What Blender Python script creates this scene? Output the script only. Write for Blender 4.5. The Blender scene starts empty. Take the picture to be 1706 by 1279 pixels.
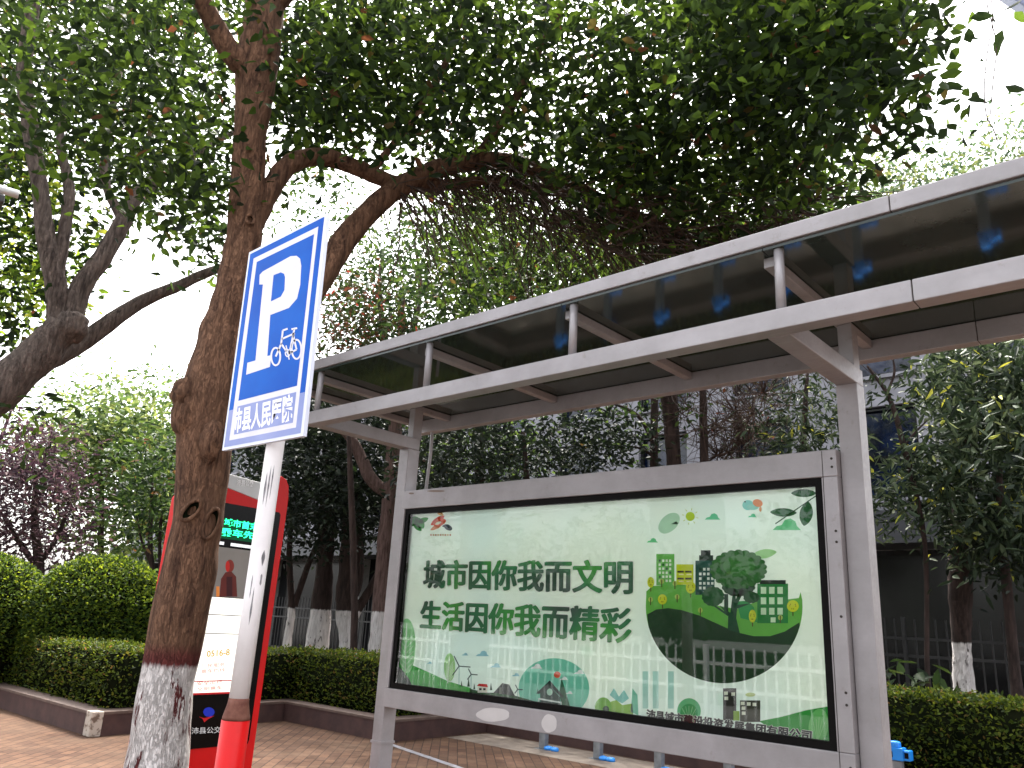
import bpy, math, random
import numpy as np
from mathutils import Vector, Matrix, noise as mnoise

SC = bpy.context.scene
COL = SC.collection
rng = np.random.default_rng(7)
random.seed(7)
R = math.radians

# ------------------------------------------------------------------ camera
CAMP = np.array([4.3748, -3.7690, 1.5])
YAW, PIT, ROL, FPX = 2.3062, 0.2937, 0.0571, 1329.69
def cam_axes():
    f = np.array([math.cos(PIT)*math.cos(YAW), math.cos(PIT)*math.sin(YAW), math.sin(PIT)])
    r0 = np.array([math.sin(YAW), -math.cos(YAW), 0.0]); u0 = np.cross(r0, f)
    return r0*math.cos(ROL)+u0*math.sin(ROL), -r0*math.sin(ROL)+u0*math.cos(ROL), f
CR, CU, CF = cam_axes()
cd = bpy.data.cameras.new('camera'); cam = bpy.data.objects.new('camera', cd); COL.objects.link(cam)
cam.matrix_world = Matrix(((CR[0], CU[0], -CF[0], CAMP[0]), (CR[1], CU[1], -CF[1], CAMP[1]), (CR[2], CU[2], -CF[2], CAMP[2]), (0, 0, 0, 1)))
cd.sensor_width = 36; cd.lens = FPX/1706*36; cd.clip_end = 2000; cd.clip_start = 0.05
SC.camera = cam

# ------------------------------------------------------------------ world, sun, exposure
SUN_EL, SUN_AZ = R(62), R(-42)          # azimuth clockwise from +Y
w = bpy.data.worlds.new('World'); SC.world = w; w.use_nodes = True
nt = w.node_tree
bg = nt.nodes['Background']
sky = nt.nodes.new('ShaderNodeTexSky'); sky.sky_type = 'NISHITA'; sky.sun_disc = False
sky.sun_elevation = SUN_EL; sky.sun_rotation = SUN_AZ; sky.dust_density = 6.0; sky.air_density = 1.2; sky.ozone_density = 1.0
hs = nt.nodes.new('ShaderNodeHueSaturation'); hs.inputs['Saturation'].default_value = 0.22; hs.inputs['Value'].default_value = 1.25
nt.links.new(sky.outputs[0], hs.inputs['Color']); nt.links.new(hs.outputs[0], bg.inputs['Color'])
bg.inputs['Strength'].default_value = 0.15
sl = bpy.data.lights.new('sun', 'SUN'); so = bpy.data.objects.new('sun', sl); COL.objects.link(so)
sl.energy = 3.2; sl.angle = R(1.5); sl.color = (1, 0.95, 0.86)
sd = Vector((math.sin(SUN_AZ)*math.cos(SUN_EL), math.cos(SUN_AZ)*math.cos(SUN_EL), math.sin(SUN_EL)))
so.rotation_euler = sd.to_track_quat('Z', 'Y').to_euler(); so.location = (0, 0, 30)
SC.view_settings.view_transform = 'Standard'; SC.view_settings.look = 'None'
SC.view_settings.exposure = 2.1; SC.view_settings.gamma = 1
SC.render.film_transparent = False
SC.cycles.max_bounces = 8; SC.cycles.diffuse_bounces = 4; SC.cycles.glossy_bounces = 3
SC.cycles.transparent_max_bounces = 12; SC.cycles.transmission_bounces = 4
SC.cycles.use_denoising = True

# ------------------------------------------------------------------ pixel -> place
def ray(x, y): return CF + CR*((x-853)/FPX) - CU*((y-639.5)/FPX)
def on_y(x, y, Y): d = ray(x, y); return CAMP + d*((Y-CAMP[1])/d[1])
def on_z(x, y, Z): d = ray(x, y); return CAMP + d*((Z-CAMP[2])/d[2])
def on_x(x, y, X): d = ray(x, y); return CAMP + d*((X-CAMP[0])/d[0])
def at(x, y, D): d = ray(x, y); return CAMP + d*(D/math.hypot(d[0], d[1]))
def on_plane(x, y, P0, n): d = ray(x, y); return CAMP + d*(((P0-CAMP)@n)/(d@n))

# ------------------------------------------------------------------ materials
def lin(c):
    f = lambda v: v/12.92 if v <= 0.04045 else ((v+0.055)/1.055)**2.4
    return tuple(f(v/255.0) for v in c)+(1.0,)
def newmat(name):
    m = bpy.data.materials.new(name); m.use_nodes = True
    return m, m.node_tree, m.node_tree.nodes['Principled BSDF']
def ramp(nt, fac, stops):
    r = nt.nodes.new('ShaderNodeValToRGB'); e = r.color_ramp.elements
    while len(e) < len(stops): e.new(0.5)
    for el, (p, c) in zip(e, stops): el.position = p; el.color = c if len(c) == 4 else tuple(c)+(1,)
    nt.links.new(fac, r.inputs['Fac']); return r.outputs['Color']
def tex_noise(nt, scale, detail=4, rough=0.6, coord='Object', stretch=(1, 1, 1)):
    tc = nt.nodes.new('ShaderNodeTexCoord'); mp = nt.nodes.new('ShaderNodeMapping'); mp.inputs['Scale'].default_value = stretch
    n = nt.nodes.new('ShaderNodeTexNoise'); n.inputs['Scale'].default_value = scale; n.inputs['Detail'].default_value = detail
    n.inputs['Roughness'].default_value = rough
    nt.links.new(tc.outputs[coord], mp.inputs['Vector']); nt.links.new(mp.outputs[0], n.inputs['Vector'])
    return n.outputs['Fac']
def bump(nt, p, h, strength=0.3, dist=0.02):
    b = nt.nodes.new('ShaderNodeBump'); b.inputs['Strength'].default_value = strength; b.inputs['Distance'].default_value = dist
    nt.links.new(h, b.inputs['Height']); nt.links.new(b.outputs[0], p.inputs['Normal'])
def mixc(nt, fac, a, b):
    m = nt.nodes.new('ShaderNodeMix'); m.data_type = 'RGBA'
    if hasattr(fac, 'node'): nt.links.new(fac, m.inputs['Factor'])
    else: m.inputs['Factor'].default_value = fac
    for k, v in (('A', a), ('B', b)):
        s = [i for i in m.inputs if i.name == k and i.type == 'RGBA'][0]
        if hasattr(v, 'node'): nt.links.new(v, s)
        else: s.default_value = v
    return [o for o in m.outputs if o.type == 'RGBA'][0]
def mat_noise(name, c1, c2, scale=6, rough=0.7, metal=0.0, bmp=0.15, stretch=(1, 1, 1), spec=0.5, lo=0.35, hi=0.65, dist=0.01):
    m, nt, p = newmat(name); f = tex_noise(nt, scale, 6, 0.6, 'Object', stretch)
    nt.links.new(ramp(nt, f, [(lo, c1), (hi, c2)]), p.inputs['Base Color'])
    p.inputs['Roughness'].default_value = rough; p.inputs['Metallic'].default_value = metal
    p.inputs['Specular IOR Level'].default_value = spec
    if bmp: bump(nt, p, f, bmp, dist)
    return m
def mat_plain(name, c, rough=0.5, metal=0.0, emit=0.0, spec=0.5):
    m, nt, p = newmat(name)
    f = tex_noise(nt, 9, 3); a = tuple(v*0.93 for v in c[:3])+(1,); b = tuple(min(1, v*1.05) for v in c[:3])+(1,)
    nt.links.new(ramp(nt, f, [(0.3, a), (0.7, b)]), p.inputs['Base Color'])
    p.inputs['Roughness'].default_value = rough; p.inputs['Metallic'].default_value = metal; p.inputs['Specular IOR Level'].default_value = spec
    if emit: p.inputs['Emission Color'].default_value = c; p.inputs['Emission Strength'].default_value = emit
    return m
def mat_leaf(name, stops, trans=0.45, rough=0.45):
    m = bpy.data.materials.new(name); m.use_nodes = True; nt = m.node_tree
    for n in list(nt.nodes): nt.nodes.remove(n)
    out = nt.nodes.new('ShaderNodeOutputMaterial'); g = nt.nodes.new('ShaderNodeNewGeometry')
    c = ramp(nt, g.outputs['Random Per Island'], stops)
    d = nt.nodes.new('ShaderNodeBsdfPrincipled'); d.inputs['Roughness'].default_value = rough+.1; d.inputs['Specular IOR Level'].default_value = 0.16
    t = nt.nodes.new('ShaderNodeBsdfTranslucent')
    hv = nt.nodes.new('ShaderNodeHueSaturation'); hv.inputs['Hue'].default_value = 0.475; hv.inputs['Saturation'].default_value = 1.05; hv.inputs['Value'].default_value = 1.5
    nt.links.new(c, hv.inputs['Color']); nt.links.new(hv.outputs[0], t.inputs['Color']); nt.links.new(c, d.inputs['Base Color'])
    mx = nt.nodes.new('ShaderNodeMixShader'); mx.inputs[0].default_value = trans
    nt.links.new(d.outputs[0], mx.inputs[1]); nt.links.new(t.outputs[0], mx.inputs[2]); nt.links.new(mx.outputs[0], out.inputs['Surface'])
    return m
def mat_bark(name, c1, c2, white=None, band=True, wear=0.5, scale=9):
    """bark; below height `white` (metres, world) it is lime-washed with worn spots"""
    m, nt, p = newmat(name)
    geo = nt.nodes.new('ShaderNodeNewGeometry'); mp = nt.nodes.new('ShaderNodeMapping'); mp.inputs['Scale'].default_value = (1, 1, 0.16)
    nt.links.new(geo.outputs['Position'], mp.inputs['Vector'])
    n = nt.nodes.new('ShaderNodeTexNoise'); n.inputs['Scale'].default_value = scale*3; n.inputs['Detail'].default_value = 7; n.inputs['Roughness'].default_value = 0.65
    nt.links.new(mp.outputs[0], n.inputs['Vector'])
    big = nt.nodes.new('ShaderNodeTexNoise'); big.inputs['Scale'].default_value = 3.0; big.inputs['Detail'].default_value = 3
    nt.links.new(geo.outputs['Position'], big.inputs['Vector'])
    base = ramp(nt, n.outputs['Fac'], [(0.36, c1), (0.62, c2)])
    moss = ramp(nt, big.outputs['Fac'], [(0.45, (0, 0, 0, 1)), (0.7, (0.6, 0.6, 0.6, 1))])
    base = mixc(nt, moss, base, tuple(0.75*v for v in c2[:3])+(1,))
    v = nt.nodes.new('ShaderNodeTexVoronoi'); v.inputs['Scale'].default_value = scale*4.2; v.feature = 'DISTANCE_TO_EDGE'
    mp2 = nt.nodes.new('ShaderNodeMapping'); mp2.inputs['Scale'].default_value = (1, 1, 0.3)
    dn = nt.nodes.new('ShaderNodeMix'); dn.data_type = 'VECTOR'; dn.inputs['Factor'].default_value = 0.22
    vs = [i for i in dn.inputs if i.type == 'VECTOR' and i.name in 'AB']
    nt.links.new(geo.outputs['Position'], vs[0]); nt.links.new(n.outputs['Color'], vs[1])
    nt.links.new([o for o in dn.outputs if o.type == 'VECTOR'][0], mp2.inputs['Vector']); nt.links.new(mp2.outputs[0], v.inputs['Vector'])
    hgt = nt.nodes.new('ShaderNodeMath'); hgt.operation = 'ADD'
    vr = ramp(nt, v.outputs['Distance'], [(0.0, (0.55, 0.55, 0.55, 1)), (0.10, (1, 1, 1, 1))])
    nt.links.new(n.outputs['Fac'], hgt.inputs[0]); nt.links.new(vr, hgt.inputs[1])
    if white:
        sp = nt.nodes.new('ShaderNodeSeparateXYZ'); nt.links.new(geo.outputs['Position'], sp.inputs[0])
        a = nt.nodes.new('ShaderNodeMath'); a.operation = 'MULTIPLY_ADD'; a.inputs[1].default_value = -0.10; a.inputs[2].default_value = 0.05
        nt.links.new(n.outputs['Fac'], a.inputs[0])
        z = nt.nodes.new('ShaderNodeMath'); z.operation = 'ADD'; nt.links.new(sp.outputs['Z'], z.inputs[0]); nt.links.new(a.outputs[0], z.inputs[1])
        if band:
            rb = ramp(nt, _range(nt, z.outputs[0], white, white+0.13), [(0.0, (1, 1, 1, 1)), (0.5, (0.8, 0.8, 0.8, 1)), (1.0, (0, 0, 0, 1))])
            base = mixc(nt, rb, base, lin((92, 40, 40)))
        wf = ramp(nt, _range(nt, z.outputs[0], white-0.015, white+0.015), [(0, (1, 1, 1, 1)), (1, (0, 0, 0, 1))])
        wn = nt.nodes.new('ShaderNodeTexNoise'); wn.inputs['Scale'].default_value = 15; wn.inputs['Detail'].default_value = 5
        nt.links.new(mp2.outputs[0], wn.inputs['Vector'])
        worn = ramp(nt, wn.outputs['Fac'], [(wear-0.11, (0, 0, 0, 1)), (wear-0.07, (1, 1, 1, 1))])
        wm = nt.nodes.new('ShaderNodeMath'); wm.operation = 'MULTIPLY'; nt.links.new(wf, wm.inputs[0]); nt.links.new(worn, wm.inputs[1])
        wc = ramp(nt, n.outputs['Fac'], [(0.3, lin((176, 168, 165))), (0.6, lin((222, 216, 214)))])
        base = mixc(nt, wm.outputs[0], base, wc)
    nt.links.new(base, p.inputs['Base Color']); p.inputs['Roughness'].default_value = 0.9; p.inputs['Specular IOR Level'].default_value = 0.2
    bump(nt, p, hgt.outputs[0], 0.9, 0.02)
    return m
def _range(nt, v, a, b):
    r = nt.nodes.new('ShaderNodeMapRange'); r.inputs['From Min'].default_value = a; r.inputs['From Max'].default_value = b
    nt.links.new(v, r.inputs['Value']); return r.outputs['Result']

M = {}
M['steel'] = mat_noise('painted_steel', lin((150, 142, 140)), lin((176, 168, 165)), 5, 0.42, 0.15, 0.04)
def _steel():
    m, nt, p = newmat('weathered_steel')
    a = tex_noise(nt, 3.5, 6, 0.65); b = tex_noise(nt, 60, 3, 0.6, 'Object', (0.15, 1, 1)); c = tex_noise(nt, 11, 8, 0.7)
    col = ramp(nt, a, [(0.3, lin((134, 130, 131))), (0.7, lin((157, 152, 155)))])
    col = mixc(nt, ramp(nt, c, [(0.60, (0, 0, 0, 1)), (0.75, (0.55, 0.55, 0.55, 1))]), col, lin((104, 90, 80)))
    nt.links.new(col, p.inputs['Base Color'])
    nt.links.new(ramp(nt, b, [(0.3, (0.34,)*3), (0.7, (0.55,)*3)]), p.inputs['Roughness']); p.inputs['Metallic'].default_value = 0.25
    bump(nt, p, c, 0.05, 0.004)
    return m
M['steel'] = _steel()
M['seam'] = mat_plain('dark_seam', lin((46, 38, 34)), 0.8)
M['roof'] = mat_noise('tinted_glass_roof', lin((40, 50, 46)), lin((52, 61, 57)), 3, 0.05, 0, 0.0, spec=0.36)
M['blackframe'] = mat_plain('black_gasket', lin((10, 8, 8)), 0.6, spec=.1)
M['white_pole'] = mat_noise('white_pole_paint', lin((222, 218, 220)), lin((236, 232, 234)), 5, 0.4, 0, 0.02)
M['red'] = mat_plain('red_paint', lin((196, 8, 10)), 0.4, spec=.25)
M['rust'] = mat_noise('rusty_metal', lin((86, 42, 30)), lin((120, 78, 64)), 18, 0.8, 0.1, 0.3)
M['black'] = mat_plain('black_screen', lin((8, 8, 10)), 0.15, spec=.12)
M['silver'] = mat_plain('silver_paint', lin((176, 176, 176)), 0.35, 0.3)

# ------------------------------------------------------------------ mesh tools
class MB:
    def __init__(s): s.v = []; s.f = []; s.m = []
    def add(s, vs, fs, mi=0):
        o = len(s.v); s.v += [tuple(map(float, p)) for p in vs]; s.f += [tuple(i+o for i in f) for f in fs]; s.m += [mi]*len(fs)
    def box(s, x0, x1, y0, y1, z0, z1, mi=0):
        vs = [(x, y, z) for z in (z0, z1) for y in (y0, y1) for x in (x0, x1)]
        s.add(vs, [(0, 2, 3, 1), (4, 5, 7, 6), (0, 1, 5, 4), (2, 6, 7, 3), (0, 4, 6, 2), (1, 3, 7, 5)], mi)
    def bar(s, a, b, w, h, up=(0, 0, 1), mi=0):
        a = Vector(a); b = Vector(b); d = (b-a).normalized(); u = Vector(up); r = d.cross(u).normalized(); u = r.cross(d).normalized()
        vs = []
        for p in (a, b):
            for i, j in ((-1, -1), (1, -1), (1, 1), (-1, 1)): vs.append(p+r*(w/2*i)+u*(h/2*j))
        s.add(vs, [(0, 1, 2, 3), (7, 6, 5, 4), (0, 4, 5, 1), (1, 5, 6, 2), (2, 6, 7, 3), (3, 7, 4, 0)], mi)
    def tube(s, pts, rad, seg=10, mi=0, caps=True, wob=0.0, seed=0):
        pts = [Vector(p) for p in pts]; n = len(pts); o = len(s.v); vs = []; fs = []
        up = Vector((0.13, 0.2, 1)); prev = None
        for i, p in enumerate(pts):
            d = (pts[min(i+1, n-1)]-pts[max(i-1, 0)]).normalized()
            if prev is None:
                r = d.cross(Vector((1, 0, 0)) if abs(d.z) > 0.7 else Vector((0, 0, 1))).normalized()
            else: r = (prev-d*prev.dot(d)).normalized()
            prev = r; q = d.cross(r)
            for k in range(seg):
                a = 2*math.pi*k/seg; dirv = r*math.cos(a)+q*math.sin(a); rr = rad[i]
                if wob: rr *= 1+wob*mnoise.noise((p+dirv*rad[i])*(1.6/max(rad[i], .05)*0.35)+Vector((seed, 0, 0)))
                vs.append(p+dirv*rr)
        for i in range(n-1):
            for k in range(seg): fs.append((i*seg+k, i*seg+(k+1) % seg, (i+1)*seg+(k+1) % seg, (i+1)*seg+k))
        if caps: fs.append(tuple(range(seg-1, -1, -1))); fs.append(tuple(range((n-1)*seg, n*seg)))
        s.add(vs, fs, mi)
    def build(s, name, mats, parent=None, smooth=False, bevel=0.0):
        me = bpy.data.meshes.new(name); me.from_pydata(s.v, [], s.f)
        for m in (mats if isinstance(mats, (list, tuple)) else [mats]): me.materials.append(m)
        me.polygons.foreach_set('material_index', s.m)
        if smooth: me.polygons.foreach_set('use_smooth', [True]*len(s.f))
        me.update(); o = bpy.data.objects.new(name, me); COL.objects.link(o)
        if parent: put(o, parent)
        if bevel:
            b = o.modifiers.new('bevel', 'BEVEL'); b.width = bevel; b.segments = 2; b.limit_method = 'ANGLE'
        return o
def put(o, parent):
    """parts are modelled in place; the thing's Empty stands at its base"""
    o.parent = parent
    if parent.parent is None: o.matrix_parent_inverse = Matrix.Translation(parent.location).inverted()
def tag(o, label=None, cat=None, group=None, kind=None):
    if label: o['label'] = label
    if cat: o['category'] = cat
    if group: o['group'] = group
    if kind: o['kind'] = kind
    return o
def thing(name, loc, label, cat, group=None):
    o = bpy.data.objects.new(name, None); COL.objects.link(o); o.location = loc; o.empty_display_size = 0.3
    return tag(o, label, cat, group)
def spline(pts, n=8):
    """Catmull-Rom through points (each any-length tuple)"""
    P = [np.array(p, float) for p in pts]; P = [2*P[0]-P[1]]+P+[2*P[-1]-P[-2]]; out = []
    for i in range(1, len(P)-2):
        for k in range(n):
            t = k/n; a, b, c, d = P[i-1], P[i], P[i+1], P[i+2]
            out.append(0.5*((2*b)+(c-a)*t+(2*a-5*b+4*c-d)*t*t+(3*b-a-3*c+d)*t**3))
    out.append(P[-2]); return out
def fast_mesh(name, V, F, mats, parent=None, mi=None):
    V = np.asarray(V, np.float32); F = np.asarray(F, np.int32)
    me = bpy.data.meshes.new(name); me.vertices.add(len(V)); me.vertices.foreach_set('co', V.ravel())
    k = F.shape[1]; me.loops.add(F.size); me.loops.foreach_set('vertex_index', F.ravel())
    me.polygons.add(len(F)); me.polygons.foreach_set('loop_start', np.arange(0, F.size, k, dtype=np.int32))
    for m in (mats if isinstance(mats, (list, tuple)) else [mats]): me.materials.append(m)
    if mi is not None: me.polygons.foreach_set('material_index', np.asarray(mi, np.int32))
    me.update(calc_edges=True); me.validate()
    o = bpy.data.objects.new(name, me); COL.objects.link(o)
    if parent: put(o, parent)
    return o
def leaf_arrays(P, L, W, droop=0.3, flat=0.5, fold=0.18, away=None):
    """one folded pointed leaf at every point of P"""
    n = len(P); d = rng.normal(size=(n, 3)); d[:, 2] = d[:, 2]*0.6-droop
    if away is not None: d += away
    d /= np.linalg.norm(d, axis=1)[:, None]
    up = rng.normal(size=(n, 3))*(1-flat); up[:, 2] += flat*1.3
    s = np.cross(d, up); s /= (np.linalg.norm(s, axis=1)[:, None]+1e-9); nn = np.cross(s, d)
    l = (L*rng.uniform(0.65, 1.25, n))[:, None]; wd = (W*rng.uniform(0.7, 1.2, n))[:, None]
    f = fold*wd
    V = np.empty((n, 6, 3))
    V[:, 0] = P; V[:, 1] = P+d*l*0.33+s*wd*0.5+nn*f; V[:, 2] = P+d*l*0.70+s*wd*0.36+nn*f*0.6
    V[:, 3] = P+d*l-nn*l*0.06; V[:, 4] = P+d*l*0.70-s*wd*0.36+nn*f*0.6; V[:, 5] = P+d*l*0.33-s*wd*0.5+nn*f
    i = np.arange(n)[:, None]*6
    F = np.concatenate([i+np.array([[0, 1, 2, 3]]), i+np.array([[0, 3, 4, 5]])], 1).reshape(-1, 4)
    return V.reshape(-1, 3), F
def to_px(P):
    d = np.asarray(P)-CAMP; k = d@CF
    return np.stack([853+FPX*(d@CR)/k, 639.5-FPX*(d@CU)/k], 1)
def clear_of(C, path, dist):
    """drop clumps that would hang right in front of a limb that stands bare"""
    q = to_px(C); keep = np.ones(len(C), bool)
    for (x0, y0), (x1, y1) in zip(path[:-1], path[1:]):
        t = np.clip(((q[:, 0]-x0)*(x1-x0)+(q[:, 1]-y0)*(y1-y0))/((x1-x0)**2+(y1-y0)**2), 0, 1)
        keep &= np.hypot(q[:, 0]-x0-t*(x1-x0), q[:, 1]-y0-t*(y1-y0)) > dist
    return np.asarray(C)[keep]
def in_poly(x, y, poly):
    c = np.zeros(len(x), bool); j = len(poly)-1
    for i in range(len(poly)):
        xi, yi = poly[i]; xj, yj = poly[j]
        hit = ((yi > y) != (yj > y)) & (x < (xj-xi)*(y-yi)/(yj-yi+1e-12)+xi); c ^= hit; j = i
    return c
def seen_points(poly, D0, D1, n):
    xs = [p[0] for p in poly]; ys = [p[1] for p in poly]; X = []; Y = []
    while len(X) < n:
        x = rng.uniform(min(xs), max(xs), n*2); y = rng.uniform(min(ys), max(ys), n*2); k = in_poly(x, y, poly)
        X += list(x[k]); Y += list(y[k])
    D = rng.uniform(D0, D1, n)
    return np.array([at(X[i], Y[i], D[i]) for i in range(n)])
def ball_points(c, rad, n, shell=0.0):
    d = rng.normal(size=(n, 3)); d /= np.linalg.norm(d, axis=1)[:, None]
    r = rng.uniform(shell**3, 1, n)**(1/3)
    return np.array(c)+d*r[:, None]*np.array(rad)
def scatter(C, per, spread):
    P = np.repeat(C, per, 0); g = rng.normal(size=P.shape)*spread
    return P+g
def foliage(name, C, per, spread, L, W, mat, parent, droop=0.3, flat=0.45):
    P = scatter(np.asarray(C), per, spread); V, F = leaf_arrays(P, L, W, droop, flat)
    return fast_mesh(name, V, F, mat, parent)
def limb(mb, pix, D, rpx, seg=10, n=6, wob=0.12, seed=0):
    """limb along image points (x, y[, D]); rpx = half-widths in image pixels"""
    pts = []
    for i, q in enumerate(pix):
        d = q[2] if len(q) > 2 else D; p = at(q[0], q[1], d)
        depth = (p-CAMP)@CF; pts.append((*p, rpx[i]*depth/FPX))
    s = spline(pts, n); mb.tube([p[:3] for p in s], [max(p[3], .003) for p in s], seg, 0, True, wob, seed); return s
def twigs(mb, starts, n, length, r, bias=(0, 0, -0.4), wander=0.5, seg=3, steps=5):
    for k in range(n):
        p = np.array(starts[rng.integers(len(starts))], float); d = rng.normal(size=3)+np.array(bias)*2; d /= np.linalg.norm(d)
        pts = [p]; L = length*rng.uniform(0.5, 1.3)
        for i in range(steps):
            d = d+rng.normal(size=3)*wander*0.5+np.array(bias)*0.25; d /= np.linalg.norm(d); p = p+d*L/steps; pts.append(p)
        rr = r*rng.uniform(0.6, 1.3); mb.tube(pts, [rr*(1-0.75*i/steps) for i in range(steps+1)], seg, 0, False)
def text_mesh(body, bold=0.0):
    c = bpy.data.curves.new('lettering', 'FONT'); c.body = body; c.size = 1; c.offset = bold; c.resolution_u = 3; c.fill_mode = 'FRONT'
    o = bpy.data.objects.new('lettering', c); COL.objects.link(o); bpy.context.view_layer.update()
    me = bpy.data.meshes.new_from_object(o.evaluated_get(bpy.context.evaluated_depsgraph_get()))
    V = np.array([v.co[:] for v in me.vertices]); F = [tuple(p.vertices) for p in me.polygons]
    bpy.data.objects.remove(o); bpy.data.curves.remove(c); bpy.data.meshes.remove(me)
    return V, F
def lay_text(mb, body, quad, surf, mi, bold=0.0, ref=None):
    """fit lettering to an image quad (TL, TR, BR, BL) lying on a surface surf(x, y)"""
    V, F = text_mesh(body, bold)
    if len(V) == 0: return
    lo, hi = (V.min(0), V.max(0)) if ref is None else ref
    u = (V[:, 0]-lo[0])/(hi[0]-lo[0]); t = (V[:, 1]-lo[1])/(hi[1]-lo[1])
    TL, TR, BR, BL = [np.array(surf(*q)) for q in quad]
    P = [(BL*(1-a)+BR*a)*(1-b)+(TL*(1-a)+TR*a)*b for a, b in zip(u, t)]
    mb.add(P, F, mi); return lo, hi

# ================================================================== SETTING
def _asphalt():
    return mat_noise('asphalt', (0.10, 0.10, 0.10, 1), (0.15, 0.148, 0.145, 1), 40, 0.85, 0, 0.2)
mb = MB(); mb.box(-400, 400, -400, 400, -0.6, -0.15)
tag(mb.build('road', _asphalt()), kind='structure')
def _paver():
    m, nt, p = newmat('brick_paving')
    tc = nt.nodes.new('ShaderNodeTexCoord'); mp = nt.nodes.new('ShaderNodeMapping'); mp.inputs['Rotation'].default_value = (0, 0, R(45))
    nt.links.new(tc.outputs['Object'], mp.inputs['Vector'])
    b = nt.nodes.new('ShaderNodeTexBrick'); b.inputs['Scale'].default_value = 1.0; b.inputs['Brick Width'].default_value = 0.22; b.inputs['Row Height'].default_value = 0.11
    b.inputs['Mortar Size'].default_value = 0.007; b.inputs['Mortar Smooth'].default_value = 0.3
    b.inputs['Color1'].default_value = lin((94, 70, 56)); b.inputs['Color2'].default_value = lin((70, 51, 42)); b.inputs['Mortar'].default_value = lin((36, 28, 24))
    nt.links.new(mp.outputs[0], b.inputs['Vector'])
    n1 = tex_noise(nt, 1.1, 6, 0.65); n2 = tex_noise(nt, 25, 4, 0.6)
    c = mixc(nt, ramp(nt, n1, [(0.35, (0, 0, 0, 1)), (0.7, (0.75, 0.75, 0.75, 1))]), b.outputs['Color'], lin((84, 68, 56)))
    c = mixc(nt, ramp(nt, n2, [(0.45, (0, 0, 0, 1)), (0.8, (0.5, 0.5, 0.5, 1))]), c, lin((52, 41, 35)))
    nt.links.new(c, p.inputs['Base Color']); p.inputs['Roughness'].default_value = 0.9; p.inputs['Specular IOR Level'].default_value = 0.08
    bump(nt, p, b.outputs['Fac'], -0.5, 0.006); return m
mb = MB(); mb.box(-120, 120, -5.6, 90, -0.15, 0.0)
tag(mb.build('pavement', _paver()), kind='structure')
mb = MB(); mb.box(-120, 120, -5.86, -5.604, -0.15, 0.012)
tag(mb.build('kerb', mat_noise('kerb_concrete', lin((128, 124, 118)), lin((160, 156, 150)), 12)), kind='structure')
mb = MB(); mb.add([(-4.0, 4.55, .004), (8, 4.55, .004), (8, 5.42, .004), (-4.0, 5.42, .004)], [(0, 1, 2, 3)])
tag(mb.build('concrete_strip', mat_noise('pale_concrete', lin((92, 80, 70)), lin((112, 100, 89)), 7)), kind='structure')
mb = MB()
a = np.array([-3.86, 3.44, .005]); b_ = np.array([-1.2, 2.76, .005]); dd = (b_-a)/np.linalg.norm(b_-a); nn_ = np.array([-dd[1], dd[0], 0])*0.045
mb.add([a-nn_, b_-nn_, b_+nn_, a+nn_], [(0, 1, 2, 3)])
tag(mb.build('painted_line', mat_noise('worn_white_paint', lin((96, 92, 92)), lin((126, 126, 136)), 14)), kind='structure')
# planting bed soil
mb = MB()
mb.add([(-60, .8, .2), (-6.1, .8, .2), (-6.5, 3.7, .2), (-4.2, 3.7, .2), (-4.35, 5.7, .2), (30, 5.7, .2), (30, 40, .2), (-60, 40, .2)], [(0, 1, 2, 3, 4, 5, 6, 7)])
tag(mb.build('soil', mat_noise('dark_soil', (0.018, 0.014, 0.010, 1), (0.04, 0.034, 0.022, 1), 6, 0.95)), kind='structure')

# planter wall
front = [(-40, .6), (-5.85, .6), (-6.3, 3.5), (-3.97, 3.5), (-4.12, 5.5), (14, 5.5)]
def offset_path(P, d):
    out = []
    for i, p in enumerate(P):
        p = np.array(p, float); ns = []
        for a, b in ((i-1, i), (i, i+1)):
            if a < 0 or b >= len(P): continue
            t = np.array(P[b], float)-np.array(P[a], float); t /= np.linalg.norm(t); ns.append(np.array([-t[1], t[0]]))
        n = sum(ns); n /= np.linalg.norm(n); out.append(p+n*d/max(0.3, n@ns[0]))
    return out
def wall_strip(mb, P, d0, d1, z0, z1):
    A = offset_path(P, d0); B = offset_path(P, d1); n = len(P); vs = []
    for z in (z0, z1):
        vs += [(*p, z) for p in A]+[(*p, z) for p in B]
    f = []
    for i in range(n-1):
        f += [(i, i+1, 2*n+i+1, 2*n+i), (n+i+1, n+i, 3*n+i, 3*n+i+1), (2*n+i, 2*n+i+1, 3*n+i+1, 3*n+i)]
    f += [(0, 2*n, 3*n, n), (n-1, 2*n-1, 4*n-1, 3*n-1)]
    mb.add(vs, f)
pw = thing('planter_wall', (-5.85, .6, 0), 'low brown plastered kerb wall edging the hedge beds along the pavement', 'planter wall')
mb = MB(); wall_strip(mb, front, 0.012, 0.26, 0, 0.235)
mb.build('wall', mat_noise('brown_render', lin((58, 38, 36)), lin((74, 50, 46)), 5, 0.8, 0, 0.15), pw)
mb = MB(); wall_strip(mb, front, 0.0, 0.28, 0.235, 0.268)
mb.build('coping', mat_noise('coping_stone', lin((78, 62, 55)), lin((98, 80, 72)), 7, 0.75), pw, bevel=0.006)
mb = MB(); mb.box(-6.02, -5.838, .585, .72, 0, .275)
o = mb.build('corner_block', mat_noise('chipped_white_render', lin((104, 88, 76)), lin((176, 166, 154)), 12, 0.9, 0, 0.5, lo=0.4, hi=0.5), pw, bevel=0.012)
o['label'] = 'chipped whitish broken corner of the wall'

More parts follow.
